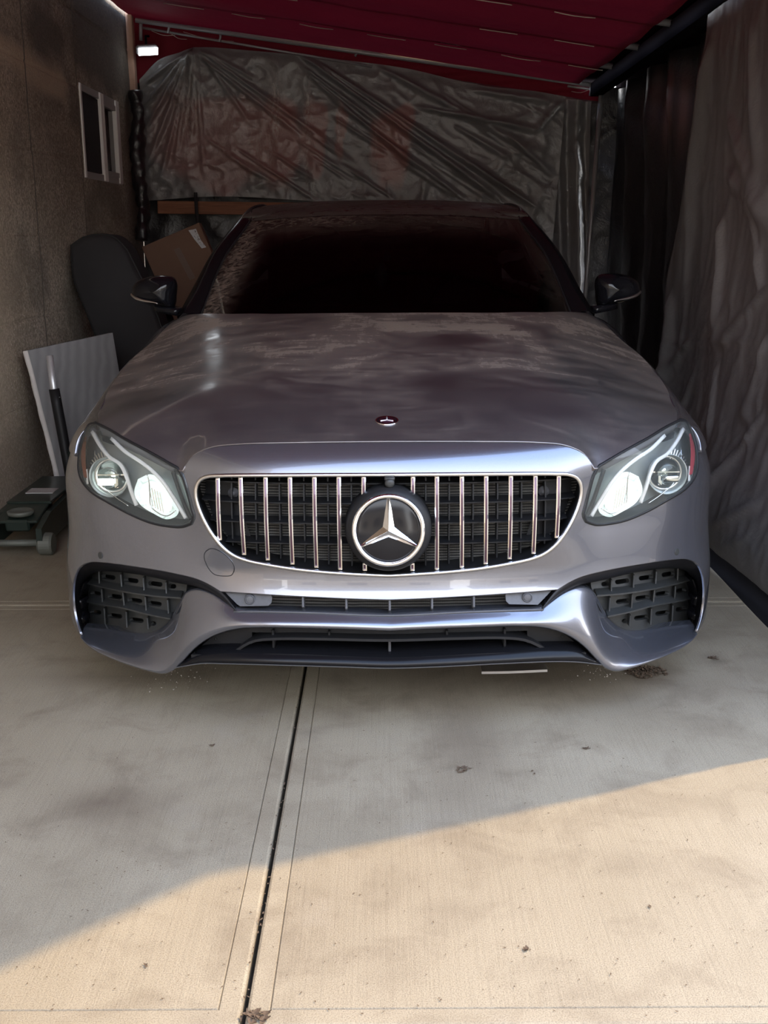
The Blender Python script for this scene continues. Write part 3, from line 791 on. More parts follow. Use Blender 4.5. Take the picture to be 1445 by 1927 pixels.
# black sheet behind the board, carried up full height to block light
nu, nv = 90, 90; A, B = np.meshgrid(np.linspace(-1.76, 1.85, nu), np.linspace(0.0, 2.30, nv), indexing='ij'); G = np.stack([A, B, 0 * A], -1).reshape(-1, 3)
D = .03 * ridges(G + [5, 0, 0], 3.0, 3).reshape(A.shape) + .03 * nz(G, 1.5, 2).reshape(A.shape)
tarp_obj('tarp', np.stack([A, 8.29 - D * .6, B * np.where(A > 1.53, 2.275, cz(A) - .05) / 2.30], -1), M['tarp_black'], 'crinkled black tarp hanging behind the wooden board, carried up full height to block light')
# narrow sheet right of the back sheet
nu, nv = 60, 90; A, B = np.meshgrid(np.linspace(0, 1, nu), np.linspace(0.0, 1, nv), indexing='ij')
X = 1.15 + .35 * A + .02 * np.sin(B * 5); Z = .02 + B * (2.19 - .04 * A)
D = .05 * np.sin(A * 17 + 2.2 * B) * (.4 + .6 * (1 - B)) + .02 * ridges(np.stack([X, Z, 0 * X], -1).reshape(-1, 3), 3.5, 2).reshape(A.shape)
tarp_obj('tarp', np.stack([X, 8.19 - D, Z], -1), M['tarp'], 'narrow dark tarp strip hanging beside the corner post')
# dark far part of the right side
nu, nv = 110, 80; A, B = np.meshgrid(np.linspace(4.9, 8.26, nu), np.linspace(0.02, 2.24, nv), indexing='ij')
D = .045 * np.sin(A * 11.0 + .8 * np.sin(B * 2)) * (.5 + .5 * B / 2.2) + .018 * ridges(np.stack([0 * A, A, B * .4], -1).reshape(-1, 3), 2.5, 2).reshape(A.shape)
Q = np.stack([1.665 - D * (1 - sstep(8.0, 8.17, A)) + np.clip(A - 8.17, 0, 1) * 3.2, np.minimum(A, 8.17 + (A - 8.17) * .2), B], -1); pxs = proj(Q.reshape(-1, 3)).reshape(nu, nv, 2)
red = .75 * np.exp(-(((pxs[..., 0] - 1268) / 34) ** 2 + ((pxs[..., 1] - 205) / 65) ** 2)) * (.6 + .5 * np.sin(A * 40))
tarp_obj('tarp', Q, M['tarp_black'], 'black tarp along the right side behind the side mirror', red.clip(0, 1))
# near part of the right side: big sagging sheet
nu, nv = 190, 150; U, B = np.meshgrid(np.linspace(0, 1, nu), np.linspace(0, 1, nv), indexing='ij')
edge = spl([at_x(1312, 72, 1.40)[[1, 2]], at_x(1298, 200, 1.40)[[1, 2]], at_x(1275, 330, 1.38)[[1, 2]], at_x(1248, 480, 1.36)[[1, 2]], at_x(1228, 620, 1.33)[[1, 2]], at_x(1215, 705, 1.30)[[1, 2]], [5.42, .35], [5.35, .07]], n=200)
ez = edge[::-1, 1]; ey = edge[::-1, 0]
Z = .065 + (2.20 - .065) * B; YE = np.interp(Z, ez, ey); Y = 2.64 + (YE - 2.64) * U
zc_ = Z
X = 1.435 + .035 * (1 - sstep(3.3, 4.5, Y)) * (1 - sstep(.1, .9, zc_)) - .065 * (1 - sstep(.1, 1.9, zc_)) - .095 * np.exp(-((zc_ - .13) / .24) ** 2)
FR = [(1316, 90, 1262, 590, .10, .06), (1345, 230, 1420, 420, .05, .04), (1338, 420, 1336, 640, .035, .05), (1395, 30, 1402, 340, .05, .035), (1390, 380, 1412, 560, .02, .03), (1345, 330, 1445, 440, .05, .03), (1260, 560, 1245, 760, .07, .05),
      (1440, 520, 1340, 660, .03, .03), (1255, 648, 1440, 640, .012, .012), (1345, 690, 1345, 830, .02, .03), (1430, 790, 1350, 960, .03, .03), (1395, 850, 1335, 1010, .025, .025), (1445, 950, 1345, 1025, .03, .03), (1300, 700, 1270, 800, .03, .03), (1430, 640, 1400, 800, .04, .035), (1445, 1010, 1370, 1060, .03, .025), (1290, 640, 1240, 720, .03, .03)]
G = np.stack([0 * Y, Y, Z], -1).reshape(-1, 3)
D = .62 * folds(Y, Z, pxf(FR, 'x', 1.38)) + .010 * ridges(G * [1, 1.5, .45], 2.2, 3).reshape(Y.shape) + .007 * ridges(G + [4, 0, 0], 6.0, 2).reshape(Y.shape) * (1 - sstep(.7, 1.3, Z)) + .045 * nz(G * [1, 1, .6], .9, 2).reshape(Y.shape)
X = X - D * (1 - .75 * sstep(.12, .0, B) ) * (1 - .5 * sstep(.9, 1, B))
Q = np.stack([X, Y, Z], -1)
tarp_obj('tarp', Q, M['tarp_brown'], 'large brown-black tarp sagging along the right side to the floor beside the bumper')
# dark hem lying under it, turned up behind to block the sun
nu, nv = 80, 12; U, B = np.meshgrid(np.linspace(2.7, 5.9, nu), np.linspace(0, 1, nv), indexing='ij')
X = np.interp(B, [0, .3, .6, 1], [1.272, 1.305, 1.362, 1.40]) + .004 * np.sin(U * 5); Zh = np.interp(B, [0, .3, .6, 1], [.0006, .012, .05, .33])
tarp_obj('tarp', np.stack([X, U, Zh], -1), M['hem'], 'dark tarp hem on the floor under the sagging right tarp, turned up behind to block the sun')
# rolled black sheet in the left corner
pts = [at_y(254, 170, 7.96), at_y(259, 230, 7.96), at_y(262, 300, 7.95), at_y(267, 380, 7.93), at_y(268, 425, 7.90), at_y(264, 452, 7.88)]
c = spl(pts, n=70); c[:, :2] += .018 * np.stack([nz(c * [0, 0, 1], 4.0, 3), nz(c * [0, 0, 1] + [3, 0, 0], 4.0, 3)], -1); V, Fa = tube(c, .050 + .007 * np.sin(np.arange(70) * .31) + .004 * np.sin(np.arange(70) * .9), 14)
V[:, :2] += (.030 * nz(V * [1, 1, .5], 9, 3))[:, None] * np.array([1, .4])
o = mk('tarp_roll', V, Fa, M['tarp_black'], loc=tuple(V.min(0))); fattr(o, 'red', np.zeros(len(V))); fattr(o, 'scuff', np.zeros(len(V)))
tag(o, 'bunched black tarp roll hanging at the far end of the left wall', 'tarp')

# ------------------------------------------------------------------ things at the back
Lc = at_y(279, 97, 7.98)
lamp = thing('flood_lamp', 'small bright white flood lamp high in the back left corner', 'lamp', tuple(Lc))
ax = np.array([.42, -.78, -.46]); ax /= np.linalg.norm(ax)
a_ = np.array([1, .06, -.10]); a_ -= ax * (a_ @ ax); a_ /= np.linalg.norm(a_); b_ = np.cross(ax, a_)
R = np.stack([a_, ax, b_], 1)
mk('housing', *box(Lc - ax * .03, (.150, .05, .066), R, .014), M['lampbody'], lamp, smooth=False)
mk('lit_face', *box(Lc - ax * .001, (.134, .008, .050), R, .003), M['lamp'], lamp, smooth=False)
mk('bracket', *tube([Lc - ax * .05, Lc - ax * .07 + [0, .03, .08], Lc + [-.02, .14, .12]], .008, 8), M['darkpipe'], lamp)
a, b = at_y(297, 390, 8.08), at_y(600, 394, 8.08)
o = mk('wooden_board', *beam(a, b, .03, .088, bev=.003), M['wood'], smooth=False, loc=tuple((a + b) / 2)); tag(o, 'reddish brown wooden board fixed level behind the car', 'board')
st = [at_y(368, 362, 8.02), at_y(370, 400, 8.02), at_y(376, 450, 8.02)]
o = mk('strap', *sweep(spl(st, n=8), [(-.012, -.002), (.012, -.002), (.012, .002), (-.012, .002)], up=(0, 1, 0)), M['cloth'], loc=tuple(st[1])); tag(o, 'thin dark strap hanging over the wooden board', 'strap')
# cardboard box leaning at the back
tl, tr = at_y(266, 465, 7.78), at_y(374, 419, 7.78)
ex = (tr - tl); wbox = np.linalg.norm(ex); ex /= wbox
ez_ = np.cross(ex, [0, 1, 0]); ez_ = ez_ if ez_[2] > 0 else -ez_; ez_ /= np.linalg.norm(ez_)
Hb = min(1.2, (min(tl[2], tr[2])) / ez_[2] * .985)
cb = (tl + tr) / 2 - ez_ * Hb / 2 + [0, .05, 0]
cbx = thing('cardboard_box', 'tall brown cardboard box with torn white label leaning behind the car', 'box', (cb[0], cb[1], 0))
Rb = np.stack([ex, [0, 1, 0], ez_], 1)
mk('carton', *box(cb, (wbox, .10, Hb), Rb, .004), M['cardboard'], cbx, smooth=False)
fcen = lambda u, v: tl + ex * (u * wbox) - ez_ * v + [0, -.0015, 0]
q = [fcen(.80, .02), fcen(.92, .03), fcen(.92, .11), fcen(.955, .17), fcen(.88, .165), fcen(.83, .09)]
q2 = [p + [0, .0012, 0] for p in q]
mk('torn_label', np.vstack([q, q2]), [list(range(6))[::-1]] + [[i, (i + 1) % 6, 6 + (i + 1) % 6, 6 + i] for i in range(6)], M['sticker'], cbx, smooth=False)['label'] = 'torn white paper label'
q = [fcen(.46, .10), fcen(.56, .10), fcen(.60, .33), fcen(.50, .33)]; q2 = [p + [0, .0012, 0] for p in q]
mk('packing_tape', np.vstack([q, q2]), [[3, 2, 1, 0]] + [[i, (i + 1) % 4, 4 + (i + 1) % 4, 4 + i] for i in range(4)], M['tape'], cbx, smooth=False)
# tall black padded cushion leaning on the left wall
Yp = 6.25
top = spl([at_y(142, 462, Yp), at_y(165, 447, Yp), at_y(195, 441, Yp), at_y(222, 446, Yp), at_y(246, 470, Yp)], n=14)
left = spl([at_y(142, 462, Yp), at_y(146, 520, Yp), at_y(172, 590, Yp), at_y(212, 690, Yp)], n=16); right = spl([at_y(246, 470, Yp), at_y(290, 560, Yp), at_y(318, 640, Yp)], n=12)
lo1 = left[-1] + (left[-1] - left[-4]) / np.linalg.norm(left[-1] - left[-4]) * .52; lo1[2] = .01; lo2 = right[-1].copy(); lo2[2] = .01; lo2[0] += .10
lo1[0] = min(lo1[0], lo2[0] - .3)
loop = np.vstack([lo1[None], left[::-1], top[1:], right[1:], lo2[None]])
def pad(loop, y0, th, r=.04):
    c = loop.mean(0); V = []; n = len(loop)
    for s, yy in ((.90, 0), (.97, r * .35), (1.0, r), (1.0, th - r), (.97, th - r * .35), (.90, th)):
        for p in loop: V.append([c[0] + (p[0] - c[0]) * s, y0 + yy, max(.004, c[2] + (p[2] - c[2]) * s)])
    Fa = [[i * n + k, i * n + (k + 1) % n, (i + 1) * n + (k + 1) % n, (i + 1) * n + k] for i in range(5) for k in range(n)]
    Fa += [list(range(n))[::-1], [5 * n + k for k in range(n)]]
    return np.array(V), Fa
cu = thing('padded_cushion', 'tall black padded cushion with rounded top leaning on the left wall', 'cushion', (-1.4, Yp, 0))
mk('pad', *pad(loop, Yp - .12, .30), M['cloth'], cu)
mk('piping', *tube(np.vstack([left[::-1], top[1:], right[1:]]) + [0, -.085, 0], .006, 6), M['rubber'], cu)
blk = [at_y(170, 590, 6.6), at_y(205, 590, 6.6), at_y(215, 690, 6.6), at_y(172, 690, 6.6)]
o = mk('storage_bin', *box((-1.56, 6.78, .42), (.30, .34, .83), bev=.03), M['black'], smooth=False, loc=(-1.56, 6.78, 0)); tag(o, 'black storage bin behind the padded cushion at the wall', 'bin')
# grey foam sheet leaning on the left wall
c0, c1 = at_y(52, 660, 5.17), at_y(212, 626, 5.62); c2 = np.array([-1.30, 5.60, .015]); c3 = np.array([-1.54, 5.12, .015])
n = 26; P = np.zeros((n, n, 3))
lft = spl([c0, at_y(63, 700, 5.17), at_y(80, 770, 5.16), at_y(97, 835, 5.15), c3], n=n)
for i, v in enumerate(np.linspace(0, 1, n)):
    r = c1 * (1 - v) + c2 * v
    for j, u in enumerate(np.linspace(0, 1, n)): P[i, j] = lft[i] * (1 - u) + r * u + np.array([.02 * math.sin(u * 3.1), 0, 0]) * math.sin(v * 3)
fs = thing('foam_sheet', 'thick grey foam sheet leaning on the left wall behind the jack', 'foam sheet', tuple(c3))
nr = np.array([.86, -.5, .1]); nr /= np.linalg.norm(nr)
Pb = P - nr * .03; V1, F1 = grid(P); V2, F2 = grid(Pb)
mk('sheet', *join([(V1, [f[::-1] for f in F1]), (V2, F2), grid(np.stack([P[0], Pb[0]], 0)), grid(np.stack([P[-1], Pb[-1]], 0)), grid(np.stack([P[:, -1], Pb[:, -1]], 0))]), M['foam'], fs)
mk('torn_edge', *tube(lft - nr * .015 + np.stack([0 * np.arange(n), 0 * np.arange(n), .002 * np.sin(np.arange(n) * 1.7)], -1), .014 + .0015 * np.sin(np.arange(n) * 1.3), 8), M['foam_edge'], fs)['label'] = 'pale torn foam edge'
# floor jack
jk = thing('floor_jack', 'low dark green trolley jack with upright handle beside the left wall', 'jack', (-1.45, 4.6, 0))
h0, h1, h2 = np.array([-1.365, 4.93, .12]), at_y(101, 730, 4.99), at_y(93, 669, 5.0)
hm = h0 * .45 + h1 * .55
mk('handle_tube', *tube([h1 * .9 + h0 * .1, h1, h2], .016, 14), M['steel'], jk)['label'] = 'bare silver handle tube'
mk('foam_grip', *tube(spl([h0 * .35 + h1 * .65 + [0, 0, -.25], h1 * .99 + h0 * .01], n=6), .024, 14), M['black'], jk)
mk('handle_socket', *tube([h0 + [0, 0, .05], (h0 + h1) / 2 - [0, 0, .05]], .030, 12), M['jack'], jk)
fl_, fr_ = at_z(10, 1028, .075), at_z(75, 1028, .075)
for s in (0, 1):
    x = -1.60 + .20 * s
    prof = np.array([(4.26, .05), (4.26, .12), (4.40, .155), (4.75, .17), (5.05, .13), (5.08, .06), (4.7, .045), (4.4, .04)])
    V = np.vstack([np.stack([np.full(8, x - .012), prof[:, 0], prof[:, 1]], -1), np.stack([np.full(8, x + .012), prof[:, 0], prof[:, 1]], -1)])
    mk('side_plate', V, [list(range(8)), list(range(8, 16))[::-1]] + [[(i + 1) % 8, i, 8 + i, 8 + (i + 1) % 8] for i in range(8)], M['jack'], jk, smooth=False)
mk('cover_plate', *join([box((-1.50, 4.72, .178), (.19, .50, .012), bev=.004), box((-1.50, 4.40, .155), (.17, .20, .012), np.array(Matrix.Rotation(.2, 3, 'X')), .004)]), M['jack'], jk, smooth=False)
mk('maker_plate', *box((-1.50, 4.66, .1855), (.12, .09, .003)), M['vinyl_shade'], jk, smooth=False)
mk('lift_arm', *join([beam((-1.50, 4.30, .12), (-1.50, 4.62, .15), .10, .05, bev=.008)]), M['jack'], jk, smooth=False)
mk('saddle', *lathe([(.001, .0), (.05, .0), (.055, .015), (.045, .02), (.04, .012), (.001, .012)], (-1.50, 4.36, .155), (0, 0, 1), 24), M['jackwheel'], jk)
mk('axle', *tube([(-1.68, 4.30, .05), (-1.40, 4.30, .05)], .014, 10), M['jackwheel'], jk)
for x in (-1.66, -1.385): mk('front_roller', *lathe([(.001, -.030), (.040, -.030), (.046, -.022), (.046, .022), (.040, .030), (.001, .030)], (x, 4.30, .047), (1, 0, 0), 26), M['jackwheel'], jk, smooth=False)
for x in (-1.60, -1.40): mk('caster', *lathe([(.001, -.016), (.034, -.016), (.038, -.008), (.038, .008), (.034, .016), (.001, .016)], (x, 5.02, .038), (1, 0, 0), 20), M['jackwheel'], jk, smooth=False)
# ------------------------------------------------------------------ the car: master surfaces (x across, y back from the nose, z up)
X0, Y0 = 0.012, 2.66
car = thing('car', 'grey metallic saloon car with lit headlights, star emblem grille and dusty hood', 'car', (X0, Y0 + 2.3, 0))
W_, L_ = .947, .42
_x = W_ * (1 - (1 - np.linspace(0, 1, 4000)) ** 2.5)
_y = L_ * (1 - np.sqrt(np.clip(1 - (_x / W_) ** 3.2, 0, 1))) + .1 * _x ** 2
_x = np.r_[_x, W_ + .002 * np.linspace(.01, 1, 300)]; _y = np.r_[_y, _y[-1] + np.linspace(.002, .6, 300)]
_q = np.r_[0, np.cumsum(np.hypot(np.diff(_x), np.diff(_y)))]
_zt = np.array([.12, .18, .24, .30, .34, .37, .40, .43, .50, .57, .63, .67, .69, .71, .73, .75, .765, .78, .80, .84])
_yt = np.array([-.03, -.035, -.04, -.040, -.028, -.012, -.004, 0, -.004, -.001, .006, .014, .0205, .0300, .0430, .0640, .0880, .122, .185, .32])
_zd = np.linspace(.10, .86, 3000); _yd = np.interp(_zd, _zt, _yt)
_k = np.hanning(161); _k /= _k.sum(); _yd = np.convolve(np.pad(_yd, 80, mode='edge'), _k, 'valid')
HLOOP = None
def S_front(uv):
    q, z = uv[:, 0], uv[:, 1]; s = np.abs(q)
    x = np.interp(s, _q, _x); y = np.interp(s, _q, _y); y0 = np.interp(z, _zd, _yd)
    tap = 1 - .055 * sstep(.58, .78, z) * sstep(.2, .9, s) + .012 * sstep(.50, .33, z)
    y = y + y0 * (1 - .45 * sstep(.45, 1.0, s))
    y = y + .030 * np.exp(-((z - .56) / .10) ** 2) * sstep(.42, .56, x) * (1 - sstep(.62, .86, x))
    return np.stack([X0 + np.sign(q) * x * tap, Y0 + y, z], -1)
FS = Surf(S_front, -1.094, 0.02, .12, .83, 200)
def L2(pts, surf=None): return (surf or FS).hit(pts)
def flipu(P): P = np.array(P); P[:, 0] *= -1; return P

# ---- traced outlines, left half of the photo (pixels)
T_hoodedge = [(731, 829), (560, 831), (450, 834), (398, 840), (364, 855), (348, 875), (342, 886)]
T_hl_top = [(330, 878), (304, 863), (275, 847), (236, 826), (207, 808.5), (184, 797)]
T_hl_in = [(337, 881), (346, 897), (355, 927), (363, 958), (367, 974), (362, 987)]
T_hl_bot = [(362, 987), (343, 993), (314, 991), (285, 985), (246, 969), (207, 948), (174, 928), (155, 907), (147.5, 884), (148, 857)]
T_hl_out = [(148, 857), (153, 833), (161, 809), (169, 797), (184, 796)]

# ---- hood height field: thin-plate surface through measured points
hf = FS.at(T_hoodedge); ht = FS.at(T_hl_top)
ctl = []
for p in list(hf[::2]) + list(ht): ctl.append((p[0] - X0, p[1] - Y0, p[2]))
for y, z in ((.22, .792), (.35, .818), (.5, .846), (.8, .897), (1.1, .944), (1.42, .986), (1.7, 1.015)): ctl.append((0, y, z))
for x, y, z in ((.905, .72, .785), (.915, .95, .815), (.918, 1.21, .852), (.915, 1.45, .875), (.91, 1.70, .895), (.9, 2.0, .905), (.80, 1.62, .962), (.42, 1.47, .984), (.885, .58, .765)): ctl.append((x, y, z))
ctl = np.array(ctl); m_ = ctl[ctl[:, 0] != 0] * [-1, 1, 1]
ctl = np.vstack([ctl, m_]); ctl = np.unique(ctl.round(5), axis=0)
def _phi(r2): return np.where(r2 > 1e-12, .5 * r2 * np.log(r2 + 1e-20), 0)
n = len(ctl); A_ = np.zeros((n + 3, n + 3)); D2 = ((ctl[:, None, :2] - ctl[None, :, :2]) ** 2).sum(-1)
A_[:n, :n] = _phi(D2) + np.eye(n) * 1e-3; A_[:n, n] = A_[n, :n] = 1; A_[:n, n + 1:] = ctl[:, :2]; A_[n + 1:, :n] = ctl[:, :2].T
w_ = np.linalg.solve(A_, np.r_[ctl[:, 2], 0, 0, 0])
def H(x, y):
    o = np.zeros(np.shape(x)); P = np.stack([np.ravel(x), np.ravel(y)], -1)
    r = np.zeros(len(P))
    for k in range(0, len(P), 4000):
        q = P[k:k + 4000]; r[k:k + 4000] = _phi(((q[:, None] - ctl[None, :, :2]) ** 2).sum(-1)) @ w_[:n] + w_[n] + q @ w_[n + 1:]
    return r.reshape(np.shape(x))
def S_hood(uv):
    x, y = uv[:, 0], uv[:, 1]; z = H(x, y)
    ln = .30 + .16 * np.clip(y, 0, 1.5)                      # power-dome creases
    z = z + .005 * (1 - sstep(-.05, .06, np.abs(x) - ln)) * sstep(.10, .45, y)
    ln2 = .60 + .12 * np.clip(y, 0, 1.5)
    z = z - .003 * sstep(-.05, .07, np.abs(x) - ln2) * sstep(.2, .5, y)
    return np.stack([X0 + x, Y0 + y, z], -1)
HS = Surf(S_hood, -.95, .02, .03, 1.75, 180)
T_shut = [(186, 796), (189, 774), (199, 749), (214, 719.5), (234, 692), (260, 667.5), (282, 646), (304, 624), (325, 604), (340, 592)]
shut = np.array([(-.80, .326), (-.85, .54), (-.871, .695), (-.889, .882), (-.893, 1.067), (-.886, 1.23), (-.872, 1.40), (-.85, 1.52), (-.825, 1.60), (-.795, 1.63)])

# ---- body side: rolls over from the hood line / waist line and down to the sill
_ty = np.r_[shut[:, 1], 1.80, 2.3, 3.2, 4.0, 4.5, 4.86]
_tx = np.r_[-shut[:, 0], .815, .835, .835, .81, .74, .64]
_tz = np.r_[S_hood(shut)[:, 2], .955, .965, .985, 1.0, 1.0, .97]
k = np.argsort(_ty); _ty, _tx, _tz = _ty[k], _tx[k], _tz[k]
yy = np.linspace(_ty[0] - .15, 4.9, 1200)
def _sm(v, w=41):
    kk = np.hanning(w); kk /= kk.sum(); return np.convolve(np.pad(np.interp(yy, _ty, v), w // 2, mode='edge'), kk, 'valid')
tx_, tz_ = _sm(_tx), _sm(_tz)
front_x = np.interp(yy, _y + .01, _x); xs_arr = np.minimum(np.where(yy < .6, front_x, W_), W_) - .095 * sstep(4.2, 4.95, yy) ** 1.5 - .006 * sstep(1.3, 1.9, yy)
VB = .27
def S_side(uv):
    y, v = uv[:, 0], uv[:, 1]
    tx, tz, xs = (np.interp(y, yy, a) for a in (tx_, tz_, xs_arr)); xs = np.maximum(xs, tx + .012)
    zc = tz - .24; s = np.clip(v / VB, -.2, 1)
    p0x, p0z = tx, tz; p3x, p3z = xs, zc
    p1x, p1z = tx + .75 * (xs - tx), tz - .16 * (xs - tx) - .012; p2x, p2z = xs + .004, tz - .085
    b0, b1, b2, b3 = (1 - s) ** 3, 3 * s * (1 - s) ** 2, 3 * s * s * (1 - s), s ** 3
    x = b0 * p0x + b1 * p1x + b2 * p2x + b3 * p3x; z = b0 * p0z + b1 * p1z + b2 * p2z + b3 * p3z
    low = v > VB; z = np.where(low, zc - (v - VB), z)
    x = np.where(low, xs - .004 * np.clip((v - VB) / .05, 0, 1) * 0, x)
    x = x - .055 * np.clip((.40 - z) / .25, 0, 1) ** 2 - .010 * sstep(1.6, 2.2, y) * np.exp(-((z - .52) / .12) ** 2)
    return np.stack([X0 - x, Y0 + y, z], -1)
SS = Surf(S_side, .28, 2.2, -.02, .80, 180)
SREF = np.array([X0, Y0 + 2.4, .5])
def v_of(y, z):                          # side parameter for a height
    tz = np.interp(y, yy, tz_); zc = tz - .24
    if z <= zc: return VB + (zc - z)
    vs = np.linspace(0, VB, 80); zz = S_side(np.stack([np.full(80, y), vs], -1))[:, 2]
    return float(np.interp(-z, -zz, vs))

# ---- hood
front = HS.hit(spl(T_hoodedge, 6)); front[0, 0] = 0
hl = HS.hit(spl(T_hl_top, 6)); sh = spl(shut, .012)
rear = np.array([[-(-sh[-1, 0]), sh[-1, 1]], [-.62, 1.545], [-.40, 1.475], [-.2, 1.435], [0, 1.42]])
rear = HS.hit([(340, 592), (380, 590.5), (470, 590), (600, 589.5), (728, 589)]); rear[-1, 0] = 0
hl = np.vstack([front[-1:], hl[1:]]) if np.linalg.norm(front[-1] - hl[0]) < .02 else np.vstack([front[-1:], hl])
half = np.vstack([front, hl[1:], sh, spl(rear, .012)[1:]])
loop = np.vstack([half, flipu(half[::-1])[1:-1]])
loop = resample(np.vstack([loop, loop[:1]]), .012)[:-1]
CENTER_H = np.array([X0, Y0 + 1.0, -2.0])
V, Fa, N = panel(S_hood, loop, sp=.022, rr=.003, depth=.03, ref=CENTER_H)
hood = mk('hood', V, Fa, M['hoodpaint'], car, N=N); hood['label'] = 'dusty grey hood with smeared dirt'
def dustval(V):
    y = V[:, 1] - Y0; x = V[:, 0] - X0
    d = .42 + .80 * sstep(.15, .75, y)
    pp = proj(V)
    for px, py, rx, ry, am in ((590, 680, 60, 30, .8), (700, 660, 110, 30, .7), (930, 615, 70, 22, 1.0), (1040, 660, 50, 25, .6), (430, 620, 90, 26, .6), (780, 620, 160, 18, .5)):
        d = d + am * np.exp(-(((pp[:, 0] - px) / rx) ** 2 + ((pp[:, 1] - py) / ry) ** 2))
    for px, py, rx, ry in ((860, 640, 50, 16), (1060, 775, 60, 16), (820, 720, 70, 18)):
        d = d * (1 - .75 * np.exp(-(((pp[:, 0] - px) / rx) ** 2 + ((pp[:, 1] - py) / ry) ** 2)))
    return np.clip(d, 0, 1.6)
fattr(hood, 'dust', dustval(V))

# ---- upper bumper cover with the grille opening
T_grille = [(731, 893.5), (560, 894), (420, 895), (392, 896.5), (378, 902), (370, 914), (368.5, 930), (372.5, 950), (382, 974), (395, 998), (409, 1018), (423, 1033), (442, 1046), (465, 1054.5), (506, 1063), (561, 1071.5), (617, 1077), (672, 1080.5), (731, 1083)]
T_smile = [(731, 1127.5), (672, 1126), (589, 1122.5), (506, 1118), (415, 1112)]
T_trim_out = [(415, 1112), (392, 1098), (369, 1088), (319, 1076), (257, 1065.5), (195, 1057.5), (168, 1057), (149, 1066), (139.5, 1085), (136, 1110), (137, 1140), (142, 1168), (151, 1196)]
T_trim_in = [(442, 1148), (419, 1130), (394, 1115), (369, 1105), (350, 1101), (334, 1098), (269, 1083.5), (207, 1076), (182, 1077), (167, 1084), (157, 1101), (152.5, 1125), (153, 1150), (155, 1170), (158, 1184)]
def onF(T, step, close0=True):
    q = FS.hit(spl(T, step))
    return q
g = onF(T_grille, 5); g[0, 0] = g[-1, 0] = 0
ghole = np.vstack([g, flipu(g[::-1])[1:-1]])
top = FS.hit(spl(T_hoodedge, 6)) ; top[0, 0] = 0
top = top + np.array([0, -.0045])
inn = onF(T_hl_in, 6); bot = onF(T_hl_bot, 6)
sm = onF(T_smile, 8); sm[0, 0] = 0; tro = onF(T_trim_out, 5)
def q_of_y(y): return float(np.interp(y, _y, _q))
gapz = bot[-1, 1]
arch = []
for z in (gapz - .002, .60, .54, .47, .40, .335, .28, .235):
    dz = z - .335; y = .94 - math.sqrt(max(.355 ** 2 - dz ** 2, 0)) if z > .335 else .585 + .1 * (.335 - z)
    arch.append((-q_of_y(min(max(y, .56), .80)), z))
arch = np.array(arch)
half = np.vstack([top, inn[1:], bot[1:], arch, tro[::-1], sm[::-1]])
half[:, 0] = np.minimum(half[:, 0], 0)
loop = np.vstack([half, flipu(half[::-1])[1:-1]])
loop = resample(np.vstack([loop, loop[:1]]), .010)[:-1]
ghole = resample(np.vstack([ghole, ghole[:1]]), .010)[:-1]
FREF = np.array([X0, Y0 + 1.6, .45])
V, Fa, N = panel(S_front, loop, [ghole], sp=.018, rr=.0025, depth=.004, ref=FREF)
bumper = mk('bumper_cover', V, Fa, M['paint'], car, N=N)
def off(q, d, surf=S_front, ref=FREF):   # points pushed d metres outwards along the surface normal
    p, nrm = snorm(surf, np.asarray(q, float), ref=ref); return p + nrm * d
def offy(q, d):
    p = S_front(np.asarray(q, float)); p[:, 1] += d; return p
# parking sensors, tow cover line
for px in ((189, 1045), (1273, 1038)):
    qq = FS.hit([px if px[0] < 700 else (1462 - px[0], px[1] + 6)])
    if px[0] > 700: qq = flipu(qq)
    p, nrm = snorm(S_front, qq, ref=FREF)
    mk('parking_sensor', *lathe([(.0095, -.004), (.0095, .0012), (.0082, .0018), (.001, .0018)], p[0], nrm[0], 22), M['vent'], bumper, smooth=False)
tow = FS.hit(spl([(388, 1037), (396, 1032.5), (407, 1034), (424, 1044), (437, 1058), (441, 1070), (436, 1082), (424, 1084), (404, 1081), (393, 1070), (385, 1052), (385, 1042), (388, 1037)], 3))
mk('tow_cover_seam', *tube(off(tow, .0004), .0011, 5, cap=False), M['void'], bumper)
V, Fa, N = panel(S_front, tow[:-1], sp=.02, rr=.001, depth=.002, ref=FREF); V = V + N * .0006
mk('tow_cover', V, Fa, M['paint'], bumper, N=N)

# ---- lower wing with flares (one piece) : loft from the lip to the vent edge
FS2 = Surf(lambda uv: S_front(uv) + np.array([0, .075, 0]), -1.1, .02, .12, .6, 160)
T_lip = [(152, 1198), (160, 1208), (176, 1220), (210, 1236.5), (250, 1251), (285, 1261), (308, 1265), (324, 1259.5), (342, 1243), (366, 1217), (391, 1198.5), (420, 1186), (450, 1179.5), (485, 1177.5), (560, 1178.5), (640, 1180.5), (733, 1184)]
T_edge = [(157, 1184), (172, 1184), (195, 1186.5), (222, 1190.5), (248, 1194), (284, 1197), (302, 1190), (318, 1173), (334, 1147), (350, 1103), (394, 1115), (419, 1131), (442, 1150.5), (480, 1150.5), (560, 1152), (640, 1154), (733, 1158)]
REC = [.045, .075, .095, .105, .108, .105, .098, .088, .075, .045, .025, .018, .012, .012, .012, .012, .012]
ns = 120
kk = np.r_[0, np.cumsum([np.hypot(*(np.array(a) - b)) for a, b in zip(T_lip[1:], T_lip[:-1])])]
